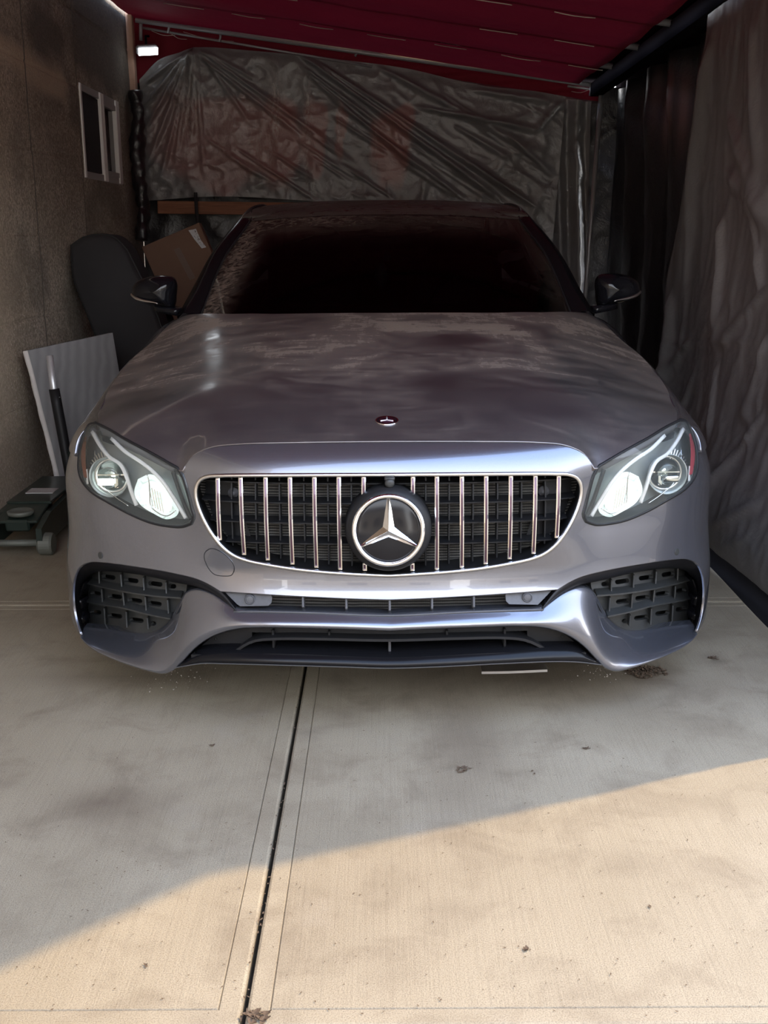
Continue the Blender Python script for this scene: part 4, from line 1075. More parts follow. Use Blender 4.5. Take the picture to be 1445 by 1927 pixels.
def parsp(P, n):                          # spline through P with the shared parameter kk
    P = np.asarray(P, float); out = []
    t = np.linspace(0, kk[-1], n)
    m = np.gradient(P, kk, axis=0)
    for x in t:
        i = min(np.searchsorted(kk, x, 'right') - 1, len(kk) - 2); h = kk[i + 1] - kk[i]; s = (x - kk[i]) / h
        out.append((2 * s**3 - 3 * s**2 + 1) * P[i] + (s**3 - 2 * s**2 + s) * h * m[i] + (-2 * s**3 + 3 * s**2) * P[i + 1] + (s**3 - s**2) * h * m[i + 1])
    return np.array(out)
lip = FS.at(T_lip); lip[:, 1] -= .004
edge = []
for p, r in zip(T_edge, REC):
    s = Surf(lambda uv, r=r: S_front(uv) + np.array([0, r, 0]), -1.1, .02, .03, .55, 90); edge.append(s.at([p])[0])
edge = np.array(edge)
A3, B3 = parsp(lip, ns), parsp(edge, ns)
def smo(P, w=13):
    k_ = np.hanning(w + 2)[1:-1]; k_ /= k_.sum(); E = np.vstack([2 * P[0] - P[w // 2:0:-1], P, 2 * P[-1] - P[-2:-w // 2 - 1:-1]])
    return np.stack([np.convolve(E[:, c], k_, 'valid') for c in range(3)], -1)
B3 = smo(smo(B3)); A3 = smo(A3, 5); A3[-1, 0] = B3[-1, 0] = X0
rows = []
m = 16
fl = np.clip((np.linspace(0, kk[-1], ns) - 0) / kk[-1], 0, 1)
bow = np.interp(fl, [0, .1, .3, .42, .5, .6, 1], [.004, .012, .020, .018, .012, .006, .006])
rows.append(A3 + [0, .05, .004]); rows.append(A3 + [0, .018, -.008]); rows.append(A3 + [0, .006, -.0065]); rows.append(A3 + [0, .0012, -.003])
for t in np.linspace(0, 1, m):
    P = A3 * (1 - t) + B3 * t
    P[:, 1] += -bow * 4 * t * (1 - t) * (1.2 - t); rows.append(P)
rows.append(B3 + [0, .0035, .0025]); rows.append(B3 + [0, .010, .0030]); rows.append(B3 + [0, .045, .002])
P = np.array(rows).transpose(1, 0, 2)
full = np.concatenate([P, (P * [-1, 1, 1] + [2 * X0, 0, 0])[::-1][1:]], 0)
wing = mk('lower_wing', *grid(full), M['paint'], car)

def deep(uv, d, k=1.0):                  # intake interior: d behind the bumper skin, deeper toward the outer side
    p = S_front(uv); x = np.abs(p[:, 0] - X0); p[:, 1] += d + k * .060 * sstep(.70, .86, x); return p
# ---- gloss black intake surrounds, vents
def two(name, V, Fa, mat, parent=None, smooth=True, N=None, mats2=None, label=None, mi=None):
    r = []
    for s in (0, 1):
        v, f = (V, Fa) if s == 0 else mir(V, Fa, X0)
        n_ = None
        if N is not None: n_ = np.array(N) * ([1, 1, 1] if s == 0 else [-1, 1, 1])
        par = parent if not isinstance(parent, (list, tuple)) else parent[s]
        o = mk(name, v, f, mat, par or car, N=n_, smooth=smooth, mi=mi)
        if label: o['label'] = label
        r.append(o)
    return r
ao = FS.at(spl([(443, 1146)] + T_trim_out, n=110))
r_in = np.interp(np.linspace(0, 1, 110), [0, .12, .3, .48, .60, .85, 1], [.012, .022, .04, .050, .11, .135, .135])
ti = spl(T_trim_in, n=110); ai = []
FSr = {}
for p, r in zip(ti, r_in):
    k = round(float(r), 3)
    if k not in FSr: FSr[k] = Surf(lambda uv, r=k: deep(uv, r, 0), -1.1, .02, .03, .6, 90)
    ai.append(FSr[k].at([p])[0])
ai = np.array(ai)
rows = [ao + [0, .03, 0], ao + [0, .002, 0]]
for t in np.linspace(0, 1, 7):
    P = ao * (1 - t) + ai * t; P[:, 1] += .004 - .008 * 4 * t * (1 - t); rows.append(P)
rows += [ai + [0, .006, 0], ai + [0, .035, 0]]
trims = two('intake_surround', *grid(np.array(rows)), M['satin_black'])
# vent bowl: back plate with slots, shelves, ribs
VD = .118
VS = Surf(lambda uv: deep(uv, VD), -1.1, .02, .03, .6, 140)
def SVd(uv): return deep(uv, VD)
T_bowl = [(352, 1100), (349, 1118), (336, 1148), (320, 1174), (304, 1190), (284, 1197), (222, 1190), (180, 1184), (160, 1180), (155, 1150), (153, 1120), (158, 1098), (170, 1082), (190, 1075), (220, 1075), (280, 1084)]
def stad(c, w, h, ang, n=7):
    o = []
    for s in (1, -1):
        for a in np.linspace(-90, 90, n):
            a = math.radians(a); o.append((s * (w / 2 - h / 2) + s * h / 2 * math.cos(a), s * h / 2 * math.sin(a)))
    ca, sa = math.cos(ang), math.sin(ang)
    return [(c[0] + x * ca - y * sa, c[1] + x * sa + y * ca) for x, y in o]
SLOTS = [(204, 1086, 27), (247, 1092, 28), (292, 1098.5, 28), (324, 1103, 16), (180, 1117, 20), (216, 1122.5, 27), (254, 1130, 28), (291, 1136, 27), (180, 1152, 22), (216, 1159, 28), (256, 1167, 29), (288, 1173, 12)]
bl = VS.hit(spl(T_bowl + T_bowl[:1], 5)[:-1]); bl = (bl - bl.mean(0)) * 1.06 + bl.mean(0)
holes = [VS.hit(stad((x, y), w, 9.5 if w > 13 else 9, .13)) for x, y, w in SLOTS]
V, Fa, N = panel(SVd, bl, holes, sp=.03, rr=.0008, depth=.012, ref=FREF)
vents = two('intake_vent', V, Fa, M['vent'], N=N)
p, nn = VS.at(T_bowl[::1]), None
tb = spl(T_bowl + T_bowl[:1], n=80); ring0 = []
for p_ in tb:
    k_ = .058 + .056 * float(sstep(1140, 1178, p_[1])) * float(sstep(350, 320, p_[0]) if p_[0] > 320 else 1); k_ = round(k_, 2)
    if ('b', k_) not in FSr: FSr[('b', k_)] = Surf(lambda uv, r=k_: deep(uv, r, 1.3), -1.1, .02, .03, .6, 90)
    ring0.append(FSr[('b', k_)].at([p_])[0])
ring0 = np.array(ring0); ring1 = VS.fn(resample(np.vstack([bl, bl[:1]]), .01, 80))
two('vent_wall', *grid(np.array([ring0, ring1])), M['vent'], vents)
V, Fa, N = panel(lambda uv: deep(uv, VD + .07), bl, sp=.06, rr=0, depth=0, ref=FREF)
two('vent_cavity', V, Fa, M['void'], vents, N=N)
def shelf(T, d0=.076):
    a = Surf(lambda uv: deep(uv, d0), -1.1, .02, .03, .6, 120).hit(spl(T, n=26))
    f = deep(a, d0); b = deep(a, VD + .002) + [0, 0, .004]
    R = [f + [0, 0, .0022], b + [0, 0, .002], b - [0, 0, .002], f - [0, 0, .0022], f + [0, 0, .0022]]
    return grid(np.array(R))
for T in ([(163, 1098), (195, 1106), (229, 1113), (290, 1122), (340, 1125.5)], [(163, 1133), (195, 1139), (232, 1145), (280, 1157), (320, 1165)]):
    two('vent_shelf', *shelf(T), M['vent'], vents, smooth=False)
for x0, y0, x1, y1 in ((186, 1075, 187, 1098), (227, 1081, 229, 1104), (269.5, 1087, 271, 1111), (312, 1096, 313, 1117), (191, 1109, 193, 1137), (231, 1115, 234, 1143), (273, 1123, 275, 1150), (315, 1129, 317, 1155), (196, 1145, 198, 1177), (237, 1151, 239, 1181), (277, 1163, 279, 1184)):
    d = .092; s = Surf(lambda uv: deep(uv, d), -1.1, .02, .03, .6, 100)
    a = s.at([(x0, y0), (x1, y1)])
    Q = np.array([a[0], a[1], a[1] + [0, VD - d + .002, 0], a[0] + [0, VD - d + .002, 0]]); t = np.array([.0016, .0008, 0])
    V = np.vstack([Q - t, Q + t]); Fa = [[0, 1, 2, 3], [7, 6, 5, 4], [0, 4, 5, 1], [1, 5, 6, 2], [3, 2, 6, 7], [0, 3, 7, 4]]
    two('vent_rib', V, Fa, M['vent'], vents, smooth=False)
bs = Surf(lambda uv: deep(uv, .10, .6), -1.1, .02, .03, .6, 120).at(spl([(163, 1090), (155, 1112), (153.5, 1140), (155, 1165), (160, 1182)], n=20)); w = np.sin(np.linspace(.3, 2.9, 20))[:, None]
rows = [bs + [-.002, -.035, 0], bs + [.004, -.037, 0], bs + w * [.020, 0, 0] + [.006, .02, 0], bs + w * [.020, 0, 0] + [.002, .03, 0], bs + [-.002, -.03, 0]]
two('air_blade', *grid(np.array(rows)), M['gloss'], vents)

# ---- fenders, doors
h3 = FS.at(spl(T_hl_out[::-1], 4)); ho = np.array([(p[1] - Y0, v_of(p[1] - Y0, p[2])) for p in h3])[1:]; ho[:, 0] += .002
shs = np.stack([np.linspace(shut[0, 1], 1.66, 60), np.full(60, .003)], -1)
archv = lambda yc, ys: [(y, v_of(y, .335 + math.sqrt(max(.0, (.355 ** 2) - (y - yc) ** 2)))) for y in ys]
a1 = np.array(archv(.94, np.linspace(1.292, .815, 46)))
low = np.array([(1.66, v_of(1.66, .2)), (1.31, v_of(1.31, .2)), (1.297, v_of(1.297, .3))])
gapend = np.array([(a1[-1][0], ho[-1, 1])])
loop = np.vstack([shs, low, a1[a1[:, 1] < 9], gapend, ho[::-1]])
loop = resample(np.vstack([loop, loop[:1]]), .012)[:-1]
V, Fa, N = panel(S_side, loop, sp=.025, rr=.003, depth=.02, ref=SREF)
fenders = two('fender', V, Fa, M['paint'], N=N)
def sidepanel(name, y0, y1, arch=None, y1low=None):
    tl_ = np.stack([np.linspace(y0, y1, 40), np.full(40, .0)], -1)
    if arch is None: lw = np.array([(y1, v_of(y1, .22)), (y0, v_of(y0, .22))])
    elif arch == 'rear': # door ending at the rear arch
        ys = [y for y in np.linspace(y1, 3.40, 24)]
        lw = np.array(archv(3.78, ys) + [(3.39, v_of(3.39, .22)), (y0, v_of(y0, .22))])
    else:
        ys = np.linspace(4.163, y0, 40); lw = np.array([(y1, v_of(y1, .34)), (4.17, v_of(4.17, .26))] + archv(3.78, ys))
    L = np.vstack([tl_, lw]); L = resample(np.vstack([L, L[:1]]), .03)[:-1]
    V, Fa, N = panel(S_side, L, sp=.05, rr=.003, depth=.02, ref=SREF); return two(name, V, Fa, M['paint'], N=N)
fd = sidepanel('front_door', 1.668, 2.72); rd = sidepanel('rear_door', 2.728, 3.62, 'rear'); qp = sidepanel('rear_quarter', 3.628, 4.86, 'q')
two('sill', *sweep([(X0 - .875, Y0 + y, .20) for y in np.linspace(1.2, 3.42, 12)], [(-.03, -.03), (.03, -.03), (.03, .03), (-.03, .03)]), M['paint'], smooth=False)
for dd, yh in ((fd, 2.55), (rd, 3.42)):
    q = np.array([[yh - .11, v_of(yh - .11, .845)], [yh - .05, v_of(yh - .05, .85)], [yh, v_of(yh, .853)], [yh + .05, v_of(yh + .05, .853)], [yh + .09, v_of(yh + .09, .85)]])
    p, nrm = snorm(S_side, q, ref=SREF); h = p + nrm * np.array([.0, .028, .034, .028, 0])[:, None]
    two('door_handle', *tube(spl(h, n=16), .011, 8), M['paint'], dd)
# trunk, rear
def S_tail(a, z): return None
rows = []
for z in np.linspace(.30, .97, 14):
    k = (z - .3) / .67; hw = .80 - .17 * k ** 3 - .05 * (1 - k); yb = 4.90 - .03 * k + .05 * math.sin(k * 3.1)
    s = np.linspace(-1, 1, 25); rows.append(np.stack([X0 + hw * s, Y0 + yb - .10 * np.abs(s) ** 3.0, np.full(25, z)], -1))
tail = mk('rear_bumper', *grid(np.array(rows)), M['paint'], car)
rows = []
for y, hw, z in ((4.20, .66, 1.055), (4.35, .665, 1.045), (4.5, .66, 1.035), (4.7, .64, 1.018), (4.82, .62, .995), (4.87, .61, .96)):
    s = np.linspace(-1, 1, 21); rows.append(np.stack([X0 + hw * s, np.full(21, Y0 + y) - .05 * s ** 2, z - .035 * np.abs(s) ** 2.5], -1))
mk('trunk_lid', *grid(np.array(rows)), M['paint'], car)

def outw(V, Fa, ref=(X0, Y0 + 3.0, .6)):
    V = np.asarray(V); f = Fa[len(Fa) // 2]; q = V[f]; nn = np.cross(q[2] - q[0], q[3] - q[1])
    return (V, Fa) if nn @ (q.mean(0) - np.array(ref)) > 0 else (V, [list(g)[::-1] for g in Fa])
# ---- windscreen, pillars, roof
def wpt(px, py, y): return at_y(px, py, Y0 + y)
bl_, bc_ = wpt(379, 592, 1.74), wpt(728, 592, 1.50); bl_, bc_ = bl_ + (0, .0, 0), bc_
hl_, hc_ = wpt(471, 417, 2.36), wpt(727, 404.5, 2.20)
ml_ = wpt(421, 489, 2.06)
v5 = np.linspace(-.12, 1, 34)
def quad3(a, b, c, t): return a * (1 - t) * (1 - 2 * t) + b * 4 * t * (1 - t) + c * t * (2 * t - 1)
tm = .515
side = np.array([quad3(bl_, ml_, hl_, t) for t in v5]); mid_c = (bc_ + hc_) / 2 + [0, -.012, .016]
cen = np.array([quad3(bc_, mid_c, hc_, t) for t in v5])
s = np.linspace(-1, 1, 49); P = np.zeros((34, 49, 3))
for i in range(34):
    hx = X0 - side[i, 0]; a = np.abs(s) ** 2.1
    P[i, :, 0] = X0 + hx * s; P[i, :, 1] = cen[i, 1] + (side[i, 1] - cen[i, 1]) * a; P[i, :, 2] = cen[i, 2] + (side[i, 2] - cen[i, 2]) * a
ws = mk('windshield', *outw(*grid(P)), M['glass'], car); V = P.reshape(-1, 3); pp = proj(V)
d = .95 * np.exp(-((pp[:, 1] - 405 - .00012 * (pp[:, 0] - 727) ** 2) / 26) ** 2) * (.45 + .55 * sstep(800, 420, pp[:, 0]))
d = np.maximum(d, 1.1 * np.exp(-((pp[:, 0] - (379 + (592 - pp[:, 1]) * .53) - 12) / 24) ** 2))
d = np.maximum(d, .25 * np.exp(-((pp[:, 0] - (1078 - (592 - pp[:, 1]) * .53)) / 25) ** 2)); fattr(ws, 'dust', d)
# roof
ry = np.array([2.17, 2.28, 2.42, 2.6, 2.8, 3.05, 3.3, 3.55, 3.75])
rzc = np.array([hc_[2] - .004, 1.372, 1.395, 1.415, 1.428, 1.436, 1.434, 1.424, 1.408])
rxe = np.array([.62, .640, .643, .630, .616, .603, .592, .585, .58])
rze = np.array([hl_[2] - .004, 1.326, 1.352, 1.380, 1.399, 1.411, 1.409, 1.396, 1.377])
yk = np.linspace(2.17, 3.75, 40)
def smi(v): return np.array([np.interp(t, ry, v) for t in yk])
P = np.zeros((40, 41, 3)); s = np.linspace(-1, 1, 41)
c_, x_, e_ = smi(rzc), smi(rxe), smi(rze)
for i in range(40):
    k = np.exp(-((yk[i] - 2.17) / .25) ** 2)
    yb = hc_[1] - Y0 + (hl_[1] - hc_[1]) * np.abs(s) ** 2.1 + .003
    P[i, :, 0] = X0 + (x_[i] if i else X0 - hl_[0]) * s; P[i, :, 1] = Y0 + np.maximum(yk[i], yb); P[i, :, 2] = c_[i] + (e_[i] - c_[i]) * np.abs(s) ** 3.0
# front edge follows the header exactly
hdr = np.stack([X0 + (X0 - hl_[0]) * s, Y0 + yb, hc_[2] + .002 + (hl_[2] - hc_[2]) * np.abs(s) ** 2.1], -1); P[0] = hdr
for i in range(1, 40):
    k = sstep(0, .30, yk[i] - 2.17); P[i, :, 1] = Y0 + yb * (1 - k) + np.maximum(yk[i], yb) * k + (yk[i] - 2.17) * (1 - k) * .75
    t = sstep(0, .16, yk[i] - 2.17); base = hdr[:, 2] + (yk[i] - 2.17) * .25
    P[i, :, 2] = base * (1 - t) + P[i, :, 2] * t
roof = mk('roof', *grid(P), M['roofpaint'], car); roof['label'] = 'dusty black roof panel'
roof_edge = P[:, 0, :]
# A-pillar and roof rail
po = np.array([wpt(333, 596, 1.72), wpt(358, 551, 1.90), wpt(396, 480, 2.12), wpt(441, 423, 2.42), wpt(473, 399, 2.72), wpt(499, 391, 3.0)])
tail_pts = np.array([(X0 - .625, Y0 + 3.3, 1.372), (X0 - .62, Y0 + 3.6, 1.352), (X0 - .65, Y0 + 3.95, 1.22), (X0 - .68, Y0 + 4.35, 1.03)])
outer = spl(np.vstack([po, tail_pts]), n=90)
innr = spl(np.vstack([side[3] + [0, .004, .002], ml_ + [0, .004, .002], hl_ + [0, .004, .002], roof_edge[12], roof_edge[22], roof_edge[32], roof_edge[-1], [X0 - .575, Y0 + 4.0, 1.25], [X0 - .60, Y0 + 4.32, 1.06]]), n=90)
rows = [innr - [0, 0, .03], innr]
for t in np.linspace(.15, .85, 5): rows.append(innr * (1 - t) + outer * t + np.array([-.25, -.25, .6]) * .022 * 4 * t * (1 - t))
rows += [outer, outer + [.012, 0, -.03]]
pillars = two('roof_pillar', *grid(np.array(rows)), M['pillar'])
two('pillar_gasket', *tube(innr[:46] + [0, -.002, .002], .0045, 6), M['black'], pillars)
# side glass and door frames
gl0 = outer[2:84]; yq = gl0[:, 1] - Y0
belt = np.stack([X0 - (np.interp(yq, yy, tx_) + .004), gl0[:, 1], np.maximum(np.interp(yq, yy, tz_) - .006, 0)], -1)
belt[:, 2] = np.minimum(belt[:, 2], gl0[:, 2] - .004)
glv = np.array([gl0 + [.010, 0, -.004], (gl0 + belt) / 2 - [.006, 0, 0], belt])
o = two('side_window', *outw(*grid(glv)), M['glass'])
for x in o: fattr(x, 'dust', np.full(len(x.data.vertices), .25))
two('window_trim', *tube(belt[4:80] + [-.004, 0, 0], .006, 6), M['gloss'])
two('door_pillar', *grid(np.array([[glv[0][k] + [-.004, 0, 0] for k in (38, 41, 44)], [glv[1][k] + [-.005, 0, 0] for k in (38, 41, 44)], [glv[2][k] + [-.005, 0, 0] for k in (38, 41, 44)]])), M['void'])
# rear glass
a = P[-1]; b = np.stack([X0 + .62 * s, np.full(41, Y0 + 4.28) - .06 * s ** 2, 1.05 - .03 * np.abs(s) ** 2.5], -1)
rg = mk('rear_window', *outw(*grid(np.array([a * (1 - t) + b * t + np.array([0, 0, .03]) * 4 * t * (1 - t) for t in np.linspace(0, 1, 9)]))), M['glass'], car); fattr(rg, 'dust', np.full(len(rg.data.vertices), .5))
# cowl between hood and windscreen
cw = np.array([HS.fn(np.array([[x, 0]]))[0] for x in (0,)])
ce = spl(rear, n=30); c0 = S_hood(ce) + [0, .004, -.012]; c1 = np.stack([c0[:, 0], c0[:, 1] + .16, c0[:, 2] - .03], -1)
Pc = np.array([c0, c1]); Pm = Pc[:, ::-1][:, 1:] * [-1, 1, 1] + [2 * X0, 0, 0]
mk('cowl', *grid(np.concatenate([Pc, Pm], 1)), M['black'], car)
for sgn, a0, a1_ in ((-1, (-.55, 1.60), (.05, 1.55)), (1, (.12, 1.57), (.62, 1.66))):
    mk('wiper', *tube(spl([(X0 + a0[0], Y0 + a0[1], .925), (X0 + (a0[0] + a1_[0]) / 2, Y0 + (a0[1] + a1_[1]) / 2 - .02, .93), (X0 + a1_[0], Y0 + a1_[1], .93)], n=12), .007, 6), M['black'], car)
# cabin
mk('dashboard', *join([box((X0, Y0 + 2.05, .86), (1.36, .50, .22), bev=.06), box((X0 - .36, Y0 + 2.20, .95), (.40, .2, .09), bev=.03)]), M['leather'], car)
for x in (-.37, .37):
    mk('front_seat', *join([box((X0 + x, Y0 + 2.95, .52), (.52, .54, .16), bev=.05), box((X0 + x, Y0 + 3.22, .85), (.50, .14, .62), np.array(Matrix.Rotation(-.25, 3, 'X')), .05), box((X0 + x, Y0 + 3.32, 1.22), (.27, .10, .17), bev=.04)]), M['leather'], car)
mk('steering_wheel', *lathe([(.165, -.012), (.185, 0), (.165, .012), (.155, 0), (.165, -.012)], (X0 + .37, Y0 + 2.42, .93), (0, .92, -.38), 36, False), M['leather'], car)
for x in (-.80, .80): mk('door_trim', *box((X0 + x, Y0 + 2.95, .62), (.05, 2.5, .70), bev=.02), M['leather'], car)
mk('cabin_floor', *box((X0, Y0 + 3.0, .30), (1.6, 2.4, .04)), M['void'], car, smooth=False)
rm = at_y(730, 458, Y0 + 2.33)
mk('rear_view_mirror', *box(rm, (.23, .03, .065), bev=.014), M['leather'], car)
fp = [at_y(722, 470, Y0 + 2.33), at_y(720, 490, Y0 + 2.33), at_y(718, 505, Y0 + 2.33)]
fres = mk('air_freshener', *join([tube(fp, .003, 6), box(at_y(728, 480, Y0 + 2.33), (.030, .008, .055), bev=.004), lathe([(.001, 0), (.02, .01), (.032, .05), (.026, .09), (.012, .11), (.001, .112)], at_y(716, 542, Y0 + 2.33), (.05, 0, 1), 14)]), M['freshener'], car); fres['label'] = 'dark green hanging air freshener'

# ---- door mirrors
mc = at_y(291, 549, Y0 + 1.80)
T_m = [(247, 553), (250, 538), (262, 527), (285, 520), (312, 519), (326, 522), (332, 534), (331, 556), (327, 578), (305, 577), (275, 572), (253, 563)]
ml = np.array([at_y(x, y, Y0 + 1.80) for x, y in spl(T_m + T_m[:1], 4)[:-1]])
cc = ml.mean(0); rows = []
for t, sc_ in ((-.070, .02), (-.0695, .2), (-.067, .42), (-.060, .64), (-.049, .80), (-.034, .91), (-.017, .975), (0, 1.0), (.03, .985), (.06, .93), (.062, .86)):
    r = cc + (ml - cc) * sc_; r[:, 1] = cc[1] + t + .10 * (-(ml[:, 0] - cc[0])) * 1.0; rows.append(np.vstack([r, r[:1]]))
mirs = two('door_mirror', *grid(np.array(rows)), M['gloss'])
r = cc + (ml - cc) * .87; r[:, 1] = cc[1] + .060 + .10 * (-(ml[:, 0] - cc[0]))
two('mirror_glass', r, [list(range(len(r)))], M['greymirror'], mirs, smooth=False)
bl2 = [at_y(x, y, Y0 + 1.80) for x, y in ((249, 554), (258, 559), (275, 564), (300, 567.5), (304, 569))]
bl2 = spl(bl2, n=20); bl2[:, 1] -= np.interp(np.linspace(0, 1, 20), [0, .25, 1], [.018, .055, .080]); bl2[:, 1] += .10 * (-(bl2[:, 0] - cc[0]))
two('turn_signal', *tube(bl2, np.interp(np.linspace(0, 1, 20), [0, .5, 1], [.007, .006, .002]), 8), M['satin'], mirs)
two('mirror_stalk', *sweep(spl([at_y(300, 577, Y0 + 1.81), at_y(318, 582, Y0 + 1.79), at_y(338, 586, Y0 + 1.78)], n=8), [(-.05, -.016), (.03, -.016), (.035, .010), (-.045, .012)]), M['gloss'], mirs)

# ---- headlights
T_hlfull = T_hl_top[::-1][:0]
hl_loop = np.vstack([spl([(184, 797)] + T_hl_top[::-1][1:] + [(337, 881.5)], 5), spl(T_hl_in, 5)[1:], spl(T_hl_bot, 5)[1:], spl(T_hl_out, 4)[1:]])
hq = FS.hit(hl_loop); keep = np.linalg.norm(hq - np.roll(hq, 1, 0), axis=1) > 1e-4; hq = hq[keep]
hqc = hq.mean(0); hin = hqc + (hq - hqc) * .985
hin = resample(np.vstack([hin, hin[:1]]), .008)[:-1]
def S_lens(uv):
    return S_front(uv) + np.array([0, -.004, .001])
V, Fa, N = panel(S_lens, hin, sp=.016, rr=.004, depth=.012, ref=FREF)
lenses = two('headlight', V, Fa, M['lens'], N=N, label='lit headlight under a clear lens')
rim = S_lens(resample(np.vstack([hin, hin[:1]]), .008)); rim[:, 1] += .003
two('lens_gasket', *tube(rim, .0042, 6, cap=False), M['black'], lenses)
HB = .085
def S_back(uv): return S_front(uv) + np.array([0, HB, 0])
hb = hqc + (hq - hqc) * .99; hb = resample(np.vstack([hb, hb[:1]]), .01)[:-1]
V, Fa, N = panel(S_back, hb, sp=.025, rr=0, depth=0, ref=FREF)
hbc = np.vstack([hb, hb[:1]])
two('housing_wall', *grid(np.array([S_lens(hbc) + [0, .012, 0], S_back(hbc)])), M['black'], lenses)
t = NT('grey_headlight_bezel'); M['bezel'] = t.done(t.prin((.33, .36, .355), .36, .45))
two('housing_back', V, Fa, M['bezel'], lenses, N=N)
def HLd(d): return Surf(lambda uv: S_front(uv) + np.array([0, d, 0]), -1.1, .02, .40, .82, 150)
H30, H60 = HLd(.026), HLd(.062)
def bar(T, w, name, mat):
    P = H30.at(spl(T, n=34)); return two(name, *sweep(P, [(-w * .7, -w), (w * .7, -w * .8), (w * .7, w * .8), (-w * .7, w)], up=(0, -1, .25)), mat, lenses)
bar([(211, 826), (236, 850), (265, 869), (289, 888), (310, 911), (325, 934), (338, 955), (350, 975)], .0065, 'light_bar', M['white_bar'])
bar([(175, 814), (186, 834), (205, 859), (226.6, 874), (238, 896), (246, 921), (257, 951)], .0065, 'light_bar', M['white_bar'])
# outer projector
pc = H60.at([(211, 895)])[0]; ax = np.array([-.12, -1, .04])
two('projector_bezel', *lathe([(.056, .026), (.054, .028), (.046, .004), (.040, -.004), (.040, -.02)], pc, ax, 40, False), M['bezel'], lenses)
two('projector_lens', *lathe([(.040, .0), (.036, .012), (.026, .021), (.013, .026), (.001, .027)], pc, ax, 32), M['ball'], lenses)
two('projector_shell', *lathe([(.040, -.004), (.034, -.018), (.020, -.026), (.001, -.028)], pc, ax, 28), M['reflector'], lenses)
lc = pc + np.array([-.012, -.026, -.012])
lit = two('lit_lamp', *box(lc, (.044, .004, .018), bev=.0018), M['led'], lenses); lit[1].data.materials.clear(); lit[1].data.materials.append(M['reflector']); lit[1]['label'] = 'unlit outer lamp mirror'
two('shutter', *join([box(pc + [0, -.016, .006], (.074, .006, .003)), box(pc + [.014, -.012, -.018], (.010, .008, .026))]), M['chrome'], lenses, smooth=False)
ribs = []
for k in range(9):
    a = math.radians(100 + k * 9); ca, sa = math.cos(a), math.sin(a)
    q_ = H60.at([(209 + 25 * ca, 890 - 25 * sa), (207 + 34 * ca, 884 - 40 * sa)]); ribs.append(beam(q_[0] + [0, -.028, 0], q_[1] + [0, -.034, 0], .0022, .003, up=(0, 1, 0)))
two('bezel_ribs', *join(ribs), M['satin'], lenses, smooth=False)
two('projector_ring', *lathe([(.041, .003), (.047, .009), (.049, .004), (.043, -.002)], pc, ax, 40, False), M['satin'], lenses)
# inner reflector bowl with lit glass
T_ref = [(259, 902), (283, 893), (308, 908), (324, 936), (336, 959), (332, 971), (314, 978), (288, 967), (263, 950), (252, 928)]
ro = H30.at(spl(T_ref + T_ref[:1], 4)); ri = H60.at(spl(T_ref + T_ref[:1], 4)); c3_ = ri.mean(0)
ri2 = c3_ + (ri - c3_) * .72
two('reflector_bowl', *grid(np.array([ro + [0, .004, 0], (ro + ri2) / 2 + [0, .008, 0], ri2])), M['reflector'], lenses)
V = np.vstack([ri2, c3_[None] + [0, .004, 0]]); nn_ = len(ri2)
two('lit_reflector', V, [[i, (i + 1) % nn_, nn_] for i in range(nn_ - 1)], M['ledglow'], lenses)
fins = []
for k in range(5):
    x = 283 + k * 5; a = H60.at([(x, 912 + k * 3), (x + 7, 950 + k * 3)]); fins.append(beam(a[0] + [0, -.012, 0], a[1] + [0, -.012, 0], .002, .012, up=(0, 1, 0)))
two('reflector_fins', *join(fins), M['reflector'], lenses, smooth=False)
edge3 = H30.at(spl([(275, 893), (279, 905), (281, 930), (284, 955), (312, 972), (330, 962)], n=26)) + [0, .006, 0]
two('chrome_edge', *tube(edge3, .0016, 6), M['chrome'], lenses)
edge4 = H30.at(spl([(176, 850), (178, 885), (190, 915), (215, 938), (240, 955)], n=26)) + [0, .014, 0]
two('chrome_edge', *tube(edge4, .0016, 6), M['chrome'], lenses)
two('upper_cell', *grid(np.array([H30.at([(190, 818), (203, 822), (213, 828)]), H30.at([(193, 830), (206, 835), (216, 838)])])) , M['gloss'], lenses, smooth=False)
# side marker and inner strip
H04 = HLd(.006)
sm1 = H04.at(spl([(157, 822), (153, 845), (153, 870), (158, 898)], n=16)); sm2 = H04.at(spl([(163, 822), (161, 845), (161, 870), (164, 900)], n=16))
for k, o_ in enumerate(two('side_marker', *grid(np.array([sm1, sm2])), M['amber'], lenses)):
    if k == 1: o_.data.materials.clear(); o_.data.materials.append(M['redlens']); o_['label'] = 'red side reflector'
    else: o_['label'] = 'faded amber side reflector'
two('marker_tab', *grid(np.array([H04.at([(161.5, 884), (162.5, 911)]), H04.at([(164.5, 882), (166.5, 911)])])), M['white_bar'], lenses, smooth=False)
iv = H30.at(spl([(327, 886), (338, 918), (349, 948), (361, 975)], n=24))
two('divider', *tube(iv + [0, -.012, 0], .0055, 8), M['black'], lenses)
st1 = H30.at(spl([(338, 892), (347, 915), (355, 938), (360, 958)], n=16)); st2 = H30.at(spl([(334, 892), (343, 918), (352, 942), (358, 962)], n=16))
two('inner_strip', *grid(np.array([st1 + [0, -.01, 0], st2])), M['reflector'], lenses)

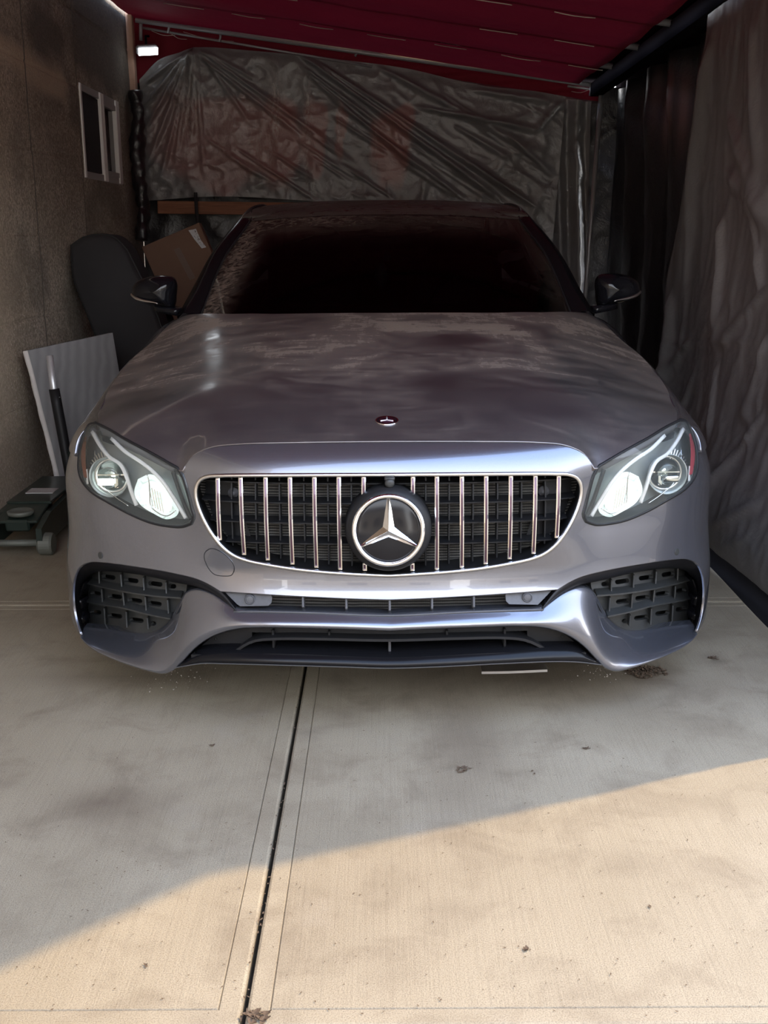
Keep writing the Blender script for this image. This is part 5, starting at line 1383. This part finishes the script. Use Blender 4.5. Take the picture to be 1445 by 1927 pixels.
# ---- grille
gr = mk('grille', *tube(offy(np.vstack([ghole, ghole[:1]]), -.001) , .0055, 10, cap=False), M['satin'], car); gr['label'] = 'upright-bar grille in a satin silver rim'
gp = FS.px
def SG(d): return lambda uv: S_front(uv) + np.array([0, d, 0])
gback = ghole * 1.0; gc = ghole.mean(0); gback = gc + (ghole - gc) * 1.02
V, Fa, N = panel(SG(.115), gback, sp=.05, rr=0, depth=0, ref=FREF); mk('radiator', V, Fa, M['radiator'], gr, N=N)
w0 = S_front(np.vstack([ghole, ghole[:1]])) + [0, .006, 0]; w1 = S_front(np.vstack([gback, gback[:1]])) + [0, .115, 0]
mk('grille_duct', *grid(np.array([w0, w0 * .4 + w1 * .6, w1])), M['black'], gr)
def spans(z):
    L = ghole; xs = []
    for i in range(len(L)):
        a, b = L[i], L[(i + 1) % len(L)]
        if (a[1] > z) != (b[1] > z): xs.append(a[0] + (z - a[1]) / (b[1] - a[1]) * (b[0] - a[0]))
    return (min(xs), max(xs)) if xs else None
def vspan(q):
    L = ghole; zs = []
    for i in range(len(L)):
        a, b = L[i], L[(i + 1) % len(L)]
        if (a[0] > q) != (b[0] > q): zs.append(a[1] + (q - a[0]) / (b[0] - a[0]) * (b[1] - a[1]))
    return (min(zs), max(zs)) if zs else None
for py in (917, 955, 993, 1032):
    z = FS.hit([(600, py)])[0, 1]; sp_ = spans(z)
    if not sp_: continue
    q = np.stack([np.linspace(sp_[0] + .006, sp_[1] - .006, 60), np.full(60, z)], -1); f = offy(q, .040); b = offy(q, .100)
    mk('grille_slat', *grid(np.array([f + [0, 0, .0016], b + [0, 0, .004], b - [0, 0, .004], f - [0, 0, .0016], f + [0, 0, .0016]])), M['black'], gr, smooth=False)
for px in (430, 476, 522, 569, 615, 660):
    for sgn in (-1, 1):
        q0 = FS.hit([(px, 960)])[0, 0] * (-sgn) ; vs_ = vspan(q0)
        if not vs_: continue
        q = np.stack([np.full(12, q0), np.linspace(vs_[0] + .003, vs_[1] - .003, 12)], -1); f = offy(q, .058); b = offy(q, .100)
        mk('grille_web', *grid(np.array([f - [.0018, 0, 0], b - [.0018, 0, 0], b + [.0018, 0, 0], f + [.0018, 0, 0], f - [.0018, 0, 0]])), M['black'], gr, smooth=False)
# blanking plates behind the outer bars
for sgn in (-1, 1):
    q = FS.hit([(378, 905), (425, 905), (470, 1042), (425, 1030), (395, 995), (376, 945)]); q[:, 0] *= -sgn
    q = q if sgn < 0 else q
    V, Fa, N = panel(SG(.088), resample(np.vstack([q, q[:1]]), .02)[:-1], sp=.05, rr=0, depth=0, ref=FREF); mk('blanking_plate', V, Fa, M['black'], gr, N=N)
    b_ = FS.hit([(431, 941)]); b_[:, 0] *= -sgn; p_ = offy(b_, .080)[0]
    mk('bolt', *lathe([(.001, .010), (.006, .010), (.007, .004), (.014, .003), (.014, -.012)], p_, (0, -1, 0), 20), M['grey_plastic'], gr)
def gbar(x0, y0, x1, y1, w=.0105, rail=.0027):
    q = FS.hit(spl([(x0, y0), ((x0 + x1) / 2 - (x1 - x0) * .08, (y0 + y1) / 2), (x1, y1)], n=22)); C = offy(q, .004)
    bulge = np.sin(np.linspace(0, math.pi, 22)) * .006 * min(1, (y1 - y0) / 150); C[:, 1] -= bulge
    h = w / 2; rows = []; 
    prof = [(-h, .018), (-h, 0), (-h + rail, -.0012), (-h + rail + .0004, .0035), (h - rail - .0004, .0035), (h - rail, -.0012), (h, 0), (h, .018)]
    for (sx_, dy) in prof: rows.append(C + [sx_, dy, 0])
    V, Fa = grid(np.array(rows)); mi = [0] * len(Fa); per = 21
    for k in range(3 * per, 4 * per): mi[k] = 1
    for e, zz in ((0, 1), (21, -1)):                       # closed chrome ends
        c = C[e]; cap = [c + [-h, 0, 0], c + [h, 0, 0], c + [h, 0, -zz * .004], c + [-h, 0, -zz * .004]]; cap2 = [p + np.array([0, .018, 0]) for p in cap]
        b_ = len(V); V = np.vstack([V, cap, cap2]); ff = [[0, 1, 2, 3], [0, 4, 5, 1], [1, 5, 6, 2], [2, 6, 7, 3], [3, 7, 4, 0]]
        Fa += [[b_ + i for i in f] for f in ff]; mi += [0] * 5
    return mk('grille_bar', V, Fa, [M['chrome'], M['groove']], gr, smooth=False, mi=mi)
GB = [(409, 901, 413, 1017), (452, 900, 459, 1045), (499, 899, 503.5, 1055), (545, 899, 550, 1063), (591, 898.5, 595, 1069), (637, 898.5, 640, 1073), (684, 898, 684, 936), (686, 1061, 686.5, 1075)]
for b_ in GB:
    gbar(*b_)
    q = FS.hit([b_[:2], b_[2:]]); q[:, 0] *= -1; m_ = proj(S_front(q)); gbar(m_[0, 0], m_[0, 1], m_[1, 0], m_[1, 1]) if False else None
FSR = Surf(S_front, -.02, 1.1, .12, .83, 200)
_FS = FS
def gbar_r(*a):
    global FS
    FS = FSR; o = gbar(*a); FS = _FS; return o
for b_ in [(777, 898, 777, 935), (776, 1061, 776, 1075), (822, 898, 822, 1073), (869, 898, 869, 1069), (915, 897, 914, 1062.5), (961.5, 896.5, 959, 1053), (1008, 896, 1004, 1043), (1052, 896, 1048, 1013)]: gbar_r(*b_)
# star emblem
ec = at_y(731, 997, Y0 - .030); en = np.array([0, -1, .13]); en /= np.linalg.norm(en); eu = np.array([0, .13, 1.0]); eu /= np.linalg.norm(eu); er = np.array([1.0, 0, 0])
dist = (ec - CAM) @ CW; RO = 69.3 / F * dist
mk('emblem_shroud', *lathe([(RO * 1.22, -.075), (RO * 1.19, -.030), (RO * 1.10, -.006), (RO * .95, .0), (.001, .0)], ec, en, 56), M['black'], gr)
em = mk('emblem_plate', *lathe([(RO * .93, -.002), (RO * .93, .004), (RO * .80, .0065), (RO * .4, .0085), (.001, .009)], ec, en, 56), M['gloss'], gr)
mk('emblem_ring', *lathe([(RO * .90, .004), (RO * .975, .001), (RO, .008), (RO * .985, .014), (RO * .93, .0165), (RO * .875, .013), (RO * .86, .006)], ec, en, 72, False), M['chrome'], em)
def star(c, R, n_, u, r_, rin=.21, hgt=.012, base=.004):
    V = [c + n_ * hgt]; 
    for k in range(3):
        a = math.radians(90 + 120 * k); d = r_ * math.cos(a) + u * math.sin(a); pr = r_ * -math.sin(a) + u * math.cos(a)
        V.append(c + d * R + pr * R * .030 + n_ * base); V.append(c + d * R - pr * R * .030 + n_ * base); V.append(c + d * R + n_ * (base + .003))
    for k in range(3):
        a = math.radians(150 + 120 * k); d = r_ * math.cos(a) + u * math.sin(a); V.append(c + d * R * rin + n_ * base)
    Fa = []
    for k in range(3):
        L, Rr, Mi = 1 + 3 * k, 2 + 3 * k, 3 + 3 * k; il, ir = 10 + k, 10 + (k + 2) % 3
        Fa += [[0, Mi, L, il], [0, ir, Rr, Mi]]
    return np.array(V), Fa
V, Fa = star(ec + en * .006, RO * .89, en, eu, er, .215, .016, .002); mk('emblem_star', V, Fa, M['chrome'], em, smooth=False)
camk = at_y(733, 904, Y0 + .004)
mk('front_camera', *join([lathe([(.012, -.02), (.012, .006), (.009, .010), (.004, .011), (.001, .011)], camk + [0, 0, -.006], (0, -1, -.1), 22), box(camk + [0, .01, .004], (.026, .03, .010), bev=.003)]), M['vent'], gr)

# ---- hood badge
hb_ = HS.hit([(728, 792)]); p, nrm = snorm(S_hood, hb_, ref=CENTER_H); p, nrm = p[0], nrm[0]; r_ = np.array([1.0, 0, 0]); u_ = np.cross(nrm, r_); u_ = u_ if u_[1] > 0 else -u_
RB = 22 / F * ((p - CAM) @ CW)
bd = mk('hood_badge', *lathe([(RB, -.001), (RB, .002), (RB * .94, .0032), (RB * .88, .002), (RB * .70, .002), (RB * .66, .0034), (RB * .62, .002), (.001, .002)], p, nrm, 48), M['chrome'], hood)
mk('badge_ring', *lathe([(RB * .88, .0012), (RB * .87, .0024), (RB * .71, .0024), (RB * .70, .0012)], p, nrm, 48, False), M['gloss'], bd)
mk('badge_field', *lathe([(RB * .62, .001), (RB * .61, .0024), (.001, .0024)], p, nrm, 40), M['groove'], bd)
V, Fa = star(p + nrm * .0022, RB * .62, nrm, u_, r_, .16, .0016, .0004); mk('badge_star', V, Fa, M['badge'], bd, smooth=False)

# ---- central slot under the smile
FSl = Surf(lambda uv: S_front(uv) + np.array([0, .03, 0]), -.8, .8, .2, .5, 200)
def cpts(T, d):
    s = Surf(lambda uv: S_front(uv) + np.array([0, d, 0]), -.85, .85, .15, .5, 180); return s.at(T)
up = cpts(spl([(415, 1108), (506, 1112), (620, 1118), (731, 1122), (842, 1118), (956, 1112), (1047, 1107)], n=60), .10); dn = cpts(spl([(440, 1156), (560, 1158), (731, 1164), (902, 1157), (1022, 1153)], n=60), .10)
slot = mk('lower_radiator', *grid(np.array([up, dn])), M['radiator'], car)
fr_ = cpts(spl([(440, 1150), (506, 1150.5), (589, 1152.5), (731, 1157.5), (873, 1151), (956, 1148), (1022, 1146)], n=60), .014); bk = cpts(spl([(440, 1141), (506, 1141), (620, 1142), (731, 1146), (842, 1141), (956, 1138), (1022, 1137)], n=60), .085)
mk('slot_tray', *grid(np.array([fr_ - [0, 0, .004], fr_, bk, bk - [0, 0, .02]])), M['black'], slot)
mk('slot_edge', *tube(fr_ + [0, -.004, 0], .003, 6), M['grey_plastic'], slot)
for x in (571, 652, 733, 812, 890):
    y0 = 1118 + 6 * (1 - abs(x - 731) / 160); y1 = 1140 + 6 * (1 - abs(x - 731) / 160)
    a = cpts([(x, y0), (x, y1 + 5)], .035); mk('slot_rib', *beam(a[0], a[1], .006, .05, up=(0, 1, 0), bev=.002), M['grey_plastic'], slot, smooth=False)
for sgn in (0, 1):
    T = [(424, 1115), (510, 1119.5), (512, 1125), (511, 1134), (505, 1140), (452, 1141), (446, 1137)] if sgn == 0 else [(1039, 1110), (953, 1114.5), (951, 1120), (952, 1131), (958, 1137), (1012, 1138), (1017, 1133)]
    a = cpts(T, .016); n7 = len(a); b = a + [0, .03, 0]
    br = mk('sensor_bracket', np.vstack([a, b]), [list(range(n7)) if sgn else list(range(n7))[::-1]] + [[i, (i + 1) % n7, n7 + (i + 1) % n7, n7 + i] for i in range(n7)], M['grey_plastic'], slot, smooth=False)
    c = cpts([(470, 1128) if sgn == 0 else (992, 1124)], .012)[0]
    mk('parking_sensor', *lathe([(.0135, -.004), (.0135, .002), (.0115, .004), (.0100, .0025), (.0085, .004), (.001, .0045)], c, (0, -1, .1), 24), M['grey_plastic'], br, smooth=False)
# ---- lower opening, splitter
lo = cpts(spl([(372, 1212), (420, 1182), (480, 1174), (731, 1180), (982, 1172), (1040, 1178), (1090, 1210)], n=60), .15); lo2 = cpts(spl([(372, 1236), (420, 1232), (480, 1228), (731, 1234), (982, 1226), (1040, 1228), (1090, 1234)], n=60), .15)
low_ = mk('lower_intake', *grid(np.array([lo + [0, .02, .02], lo2 + [0, .02, -.02]])), M['foil'], car)
def crossbar(T, d, h, w, name, mat):
    P = cpts(spl(T, n=50), d); return mk(name, *sweep(P, [(-w, -h), (w, -h), (w, h), (-w, h)], up=(0, 0, 1)), mat, low_, smooth=False)
crossbar([(445, 1222), (480, 1200), (520, 1195), (600, 1195), (731, 1197.5), (860, 1194), (945, 1193), (985, 1198), (1025, 1218)], .045, .0035, .030, 'arched_slat', M['black'])
crossbar([(470, 1180), (600, 1182), (731, 1186), (860, 1181), (992, 1177)], .065, .010, .012, 'upper_beam', M['black'])
crossbar([(376, 1226), (520, 1224), (640, 1228), (731, 1231), (820, 1228), (940, 1222), (1086, 1222)], .055, .010, .05, 'lower_beam', M['black'])
for sgn in (0, 1):
    T = [(376, 1218), (400, 1198), (440, 1183), (474, 1178), (474, 1216), (440, 1222), (410, 1226)] if sgn == 0 else [(1088, 1214), (1062, 1192), (1022, 1178), (992, 1174), (992, 1212), (1026, 1219), (1056, 1222)]
    a = cpts(T, .055); n7 = len(a); b = a + [0, .05, 0]
    ep = mk('end_plate', np.vstack([a, b]), [list(range(n7)) if sgn else list(range(n7))[::-1]] + [[i, (i + 1) % n7, n7 + (i + 1) % n7, n7 + i] for i in range(n7)], M['black'], low_, smooth=False)
    c = cpts([(407, 1202) if sgn == 0 else (1058, 1198)], .054)[0]; mk('screw_hole', *lathe([(.0055, -.004), (.0055, .0008), (.0035, .0012), (.001, -.001)], c, (0, -1, 0), 14), M['void'], ep)
for x, y0, y1 in ((515, 1180, 1194), (620, 1182, 1195), (733, 1196, 1226), (840, 1181, 1194), (948, 1178, 1193), (516, 1197, 1216), (948, 1194, 1212)):
    a = cpts([(x, y0), (x, y1)], .06); mk('centre_fin' if x == 733 else 'fin', *beam(a[0], a[1], .007, .05, up=(0, 1, 0), bev=.002), M['grey_plastic'] if x == 733 else M['black'], low_, smooth=False)
s0 = cpts(spl([(352, 1240), (372, 1228), (420, 1223.5), (520, 1226), (640, 1230), (731, 1233), (820, 1230), (940, 1224), (1040, 1219), (1090, 1221), (1110, 1234)], n=90), .012)
s1 = cpts(spl([(332, 1257), (380, 1249.5), (420, 1250), (520, 1252.5), (640, 1256), (731, 1258.5), (820, 1256), (940, 1250), (1040, 1246), (1090, 1247), (1132, 1252)], n=90), -.012)
rows = [s0 + [0, .09, .004], s0, s0 * .5 + s1 * .5 - [0, .006, 0], s1 + [0, 0, .003], s1 + [0, .003, 0]]
spl_ = mk('splitter', *grid(np.array(rows)), M['pillar'], car)
mk('splitter_edge', *grid(np.array([s1 + [0, -.0008, .003], s1 + [0, -.001, .0005], s1 + [0, .003, -.0015], s1 + [0, .35, .004]])), M['grey_plastic'], spl_)
ut = [at_y(440, 1261, Y0 + .10), at_y(600, 1262, Y0 + .10), at_y(880, 1261.5, Y0 + .10), at_y(1030, 1256, Y0 + .10)]
mk('undertray_lip', *sweep(spl([at_y(905, 1261, Y0 + .08), at_y(960, 1260, Y0 + .08), at_y(1028, 1257, Y0 + .08)], n=10), [(-.03, -.003), (.02, -.003), (.02, .004), (-.03, .003)]), M['satin'], spl_, smooth=False)

# ---- underbody, wheels
mk('underbody', *box((X0, Y0 + 2.55, .215), (1.52, 4.3, .03)), M['void'], car, smooth=False)
mk('engine_bay', *box((X0, Y0 + .95, .55), (1.05, 1.0, .42)), M['void'], car, smooth=False)
for sgn in (-1, 1):
    for yw in (.94, 3.78):
        c = (X0 + sgn * .785, Y0 + yw, .345)
        tyre = mk('wheel', *lathe([(.235, -.11), (.30, -.122), (.335, -.105), (.345, -.07), (.345, .07), (.335, .105), (.30, .122), (.245, .115), (.235, .10)], c, (sgn, 0, 0), 48, False), M['rubber'], car)
        mk('rim', *lathe([(.24, .10), (.232, .085), (.20, .02), (.20, -.10)], c, (sgn, 0, 0), 40, False), M['satin'], tyre)
        sp5 = []
        for k in range(5):
            a = math.radians(72 * k + 90); d = np.array([0, math.cos(a), math.sin(a)])
            sp5.append(beam(np.array(c) + d * .05 + [sgn * .075, 0, 0], np.array(c) + d * .235 + [sgn * .085, 0, 0], .05, .025, up=(1, 0, 0), bev=.008))
        sp5.append(lathe([(.065, .03), (.06, .088), (.03, .094), (.001, .094)], c, (sgn, 0, 0), 24))
        mk('spokes', *join(sp5), M['satin'], tyre, smooth=False)
        mk('wheel_liner', *lathe([(.375, -.14), (.378, .10)], (c[0], c[1], .345), (sgn, 0, 0), 32, False), M['void'], tyre)
# ------------------------------------------------------------------ litter on the ground
def leaf_bit(c, L, w, ang, curl):
    n = 7; t = np.linspace(0, 1, n); V = []
    for s in (-1, 0, 1):
        for k in t:
            x = (k - .5) * L; y = s * w * math.sin(math.pi * min(max(k, .04), .96)) ; z = .002 + curl * (4 * (k - .5) ** 2) * L + (.25 * w if s else 0)
            V.append((c[0] + x * math.cos(ang) - y * math.sin(ang), c[1] + x * math.sin(ang) + y * math.cos(ang), z))
    Fa = [[a * n + k, a * n + k + 1, (a + 1) * n + k + 1, (a + 1) * n + k] for a in (0, 1) for k in range(n - 1)]
    return np.array(V), Fa
def clump(px, py, label, nb, spread, size, cat='leaf litter', name='leaf_clump', seed=1):
    rnd = random.Random(seed); c = at_z(px, py); parts = []
    for k in range(nb):
        a, r = rnd.uniform(0, 6.28), spread * rnd.random() ** .7
        v, f = leaf_bit((c[0] + r * math.cos(a), c[1] + .8 * r * math.sin(a)), size * rnd.uniform(.5, 1.2), size * rnd.uniform(.12, .3), rnd.uniform(0, 6.28), rnd.uniform(.05, .3))
        v[:, 2] += rnd.random() * spread * .25 * (1 - r / spread); parts.append((v, f))
    o = mk(name, *join(parts), M['leaf'], loc=(c[0], c[1], 0)); return tag(o, label, cat)
clump(481, 1914, 'small clump of dry leaves beside the slab joint nearest the camera', 16, .022, .022, seed=3)
o = clump(1216, 1266, 'scatter of crushed dry leaves under the right end of the front bumper', 150, .062, .018, seed=5); o['kind'] = 'stuff'; del o['category']
o['category'] = 'leaf litter'
clump(871, 1450, 'dark scrap of leaf on the shaded concrete in front of the car', 12, .020, .016, seed=8)
clump(1341, 1240, 'thin tangle of dry leaf right of the bumper', 9, .018, .022, seed=9)
clump(1105, 1410, 'small leaf scrap on the shaded concrete toward the right', 5, .010, .012, seed=11)
clump(400, 1404, 'dark leaf scrap on the left slab in the shade', 4, .006, .012, seed=12)
clump(1002, 1455, 'pair of tiny dark scraps on the shaded right slab', 4, .012, .008, seed=13)
clump(988, 1788, 'small dark leaf lying in the sunlit concrete', 3, .005, .014, seed=14)
clump(1223, 1708, 'tiny dark crumb in the sunlit right slab', 3, .004, .008, seed=15)
clump(275, 1818, 'dark crumb on the sunlit left slab', 3, .005, .010, seed=16)
rnd = random.Random(4); parts = []
for k in range(330):
    px, py = rnd.uniform(0, 1445), 1285 + 630 * rnd.random() ** .8
    c = at_z(px, py); parts.append(leaf_bit((c[0], c[1]), rnd.uniform(.002, .0065), rnd.uniform(.0006, .0015), rnd.uniform(0, 6.28), rnd.uniform(0, .2)))
o = mk('dirt_specks', *join(parts), M['leaf'], loc=(0, 2, 0)); tag(o, 'tiny dark specks of dirt scattered over the concrete', 'dirt', kind='stuff')
parts = []
for k in range(90):
    px, py = (rnd.gauss(330, 40), rnd.gauss(1275, 14)) if k < 60 else (rnd.gauss(1140, 40), rnd.gauss(1272, 8))
    c = at_z(px, py); s = rnd.uniform(.0008, .0026); R_ = np.array(Matrix.Rotation(rnd.uniform(0, 3), 3, 'Z')); parts.append(box((c[0], c[1], s / 2), (s * rnd.uniform(1, 2.2), s, s), R_))
o = mk('pale_grit', *join(parts), M['chip'], smooth=False, loc=(0, 2.9, 0)); tag(o, 'pale grit crumbs on the concrete under the bumper corners', 'grit', kind='stuff')
parts = []
for k in range(45):
    t = rnd.random(); c = at_z(575 + (440 - 575) * t ** .8, 1268 + (1925 - 1268) * t ** .8)
    parts.append(leaf_bit((-.241 + rnd.uniform(-.005, .005), c[1]), rnd.uniform(.004, .011), rnd.uniform(.0008, .002), rnd.gauss(1.57, .5), .02))
o = mk('joint_debris', *join(parts), M['leaf'], loc=(-.241, 2, 0)); tag(o, 'dark leaf debris packed in the long slab joint', 'debris', kind='stuff')
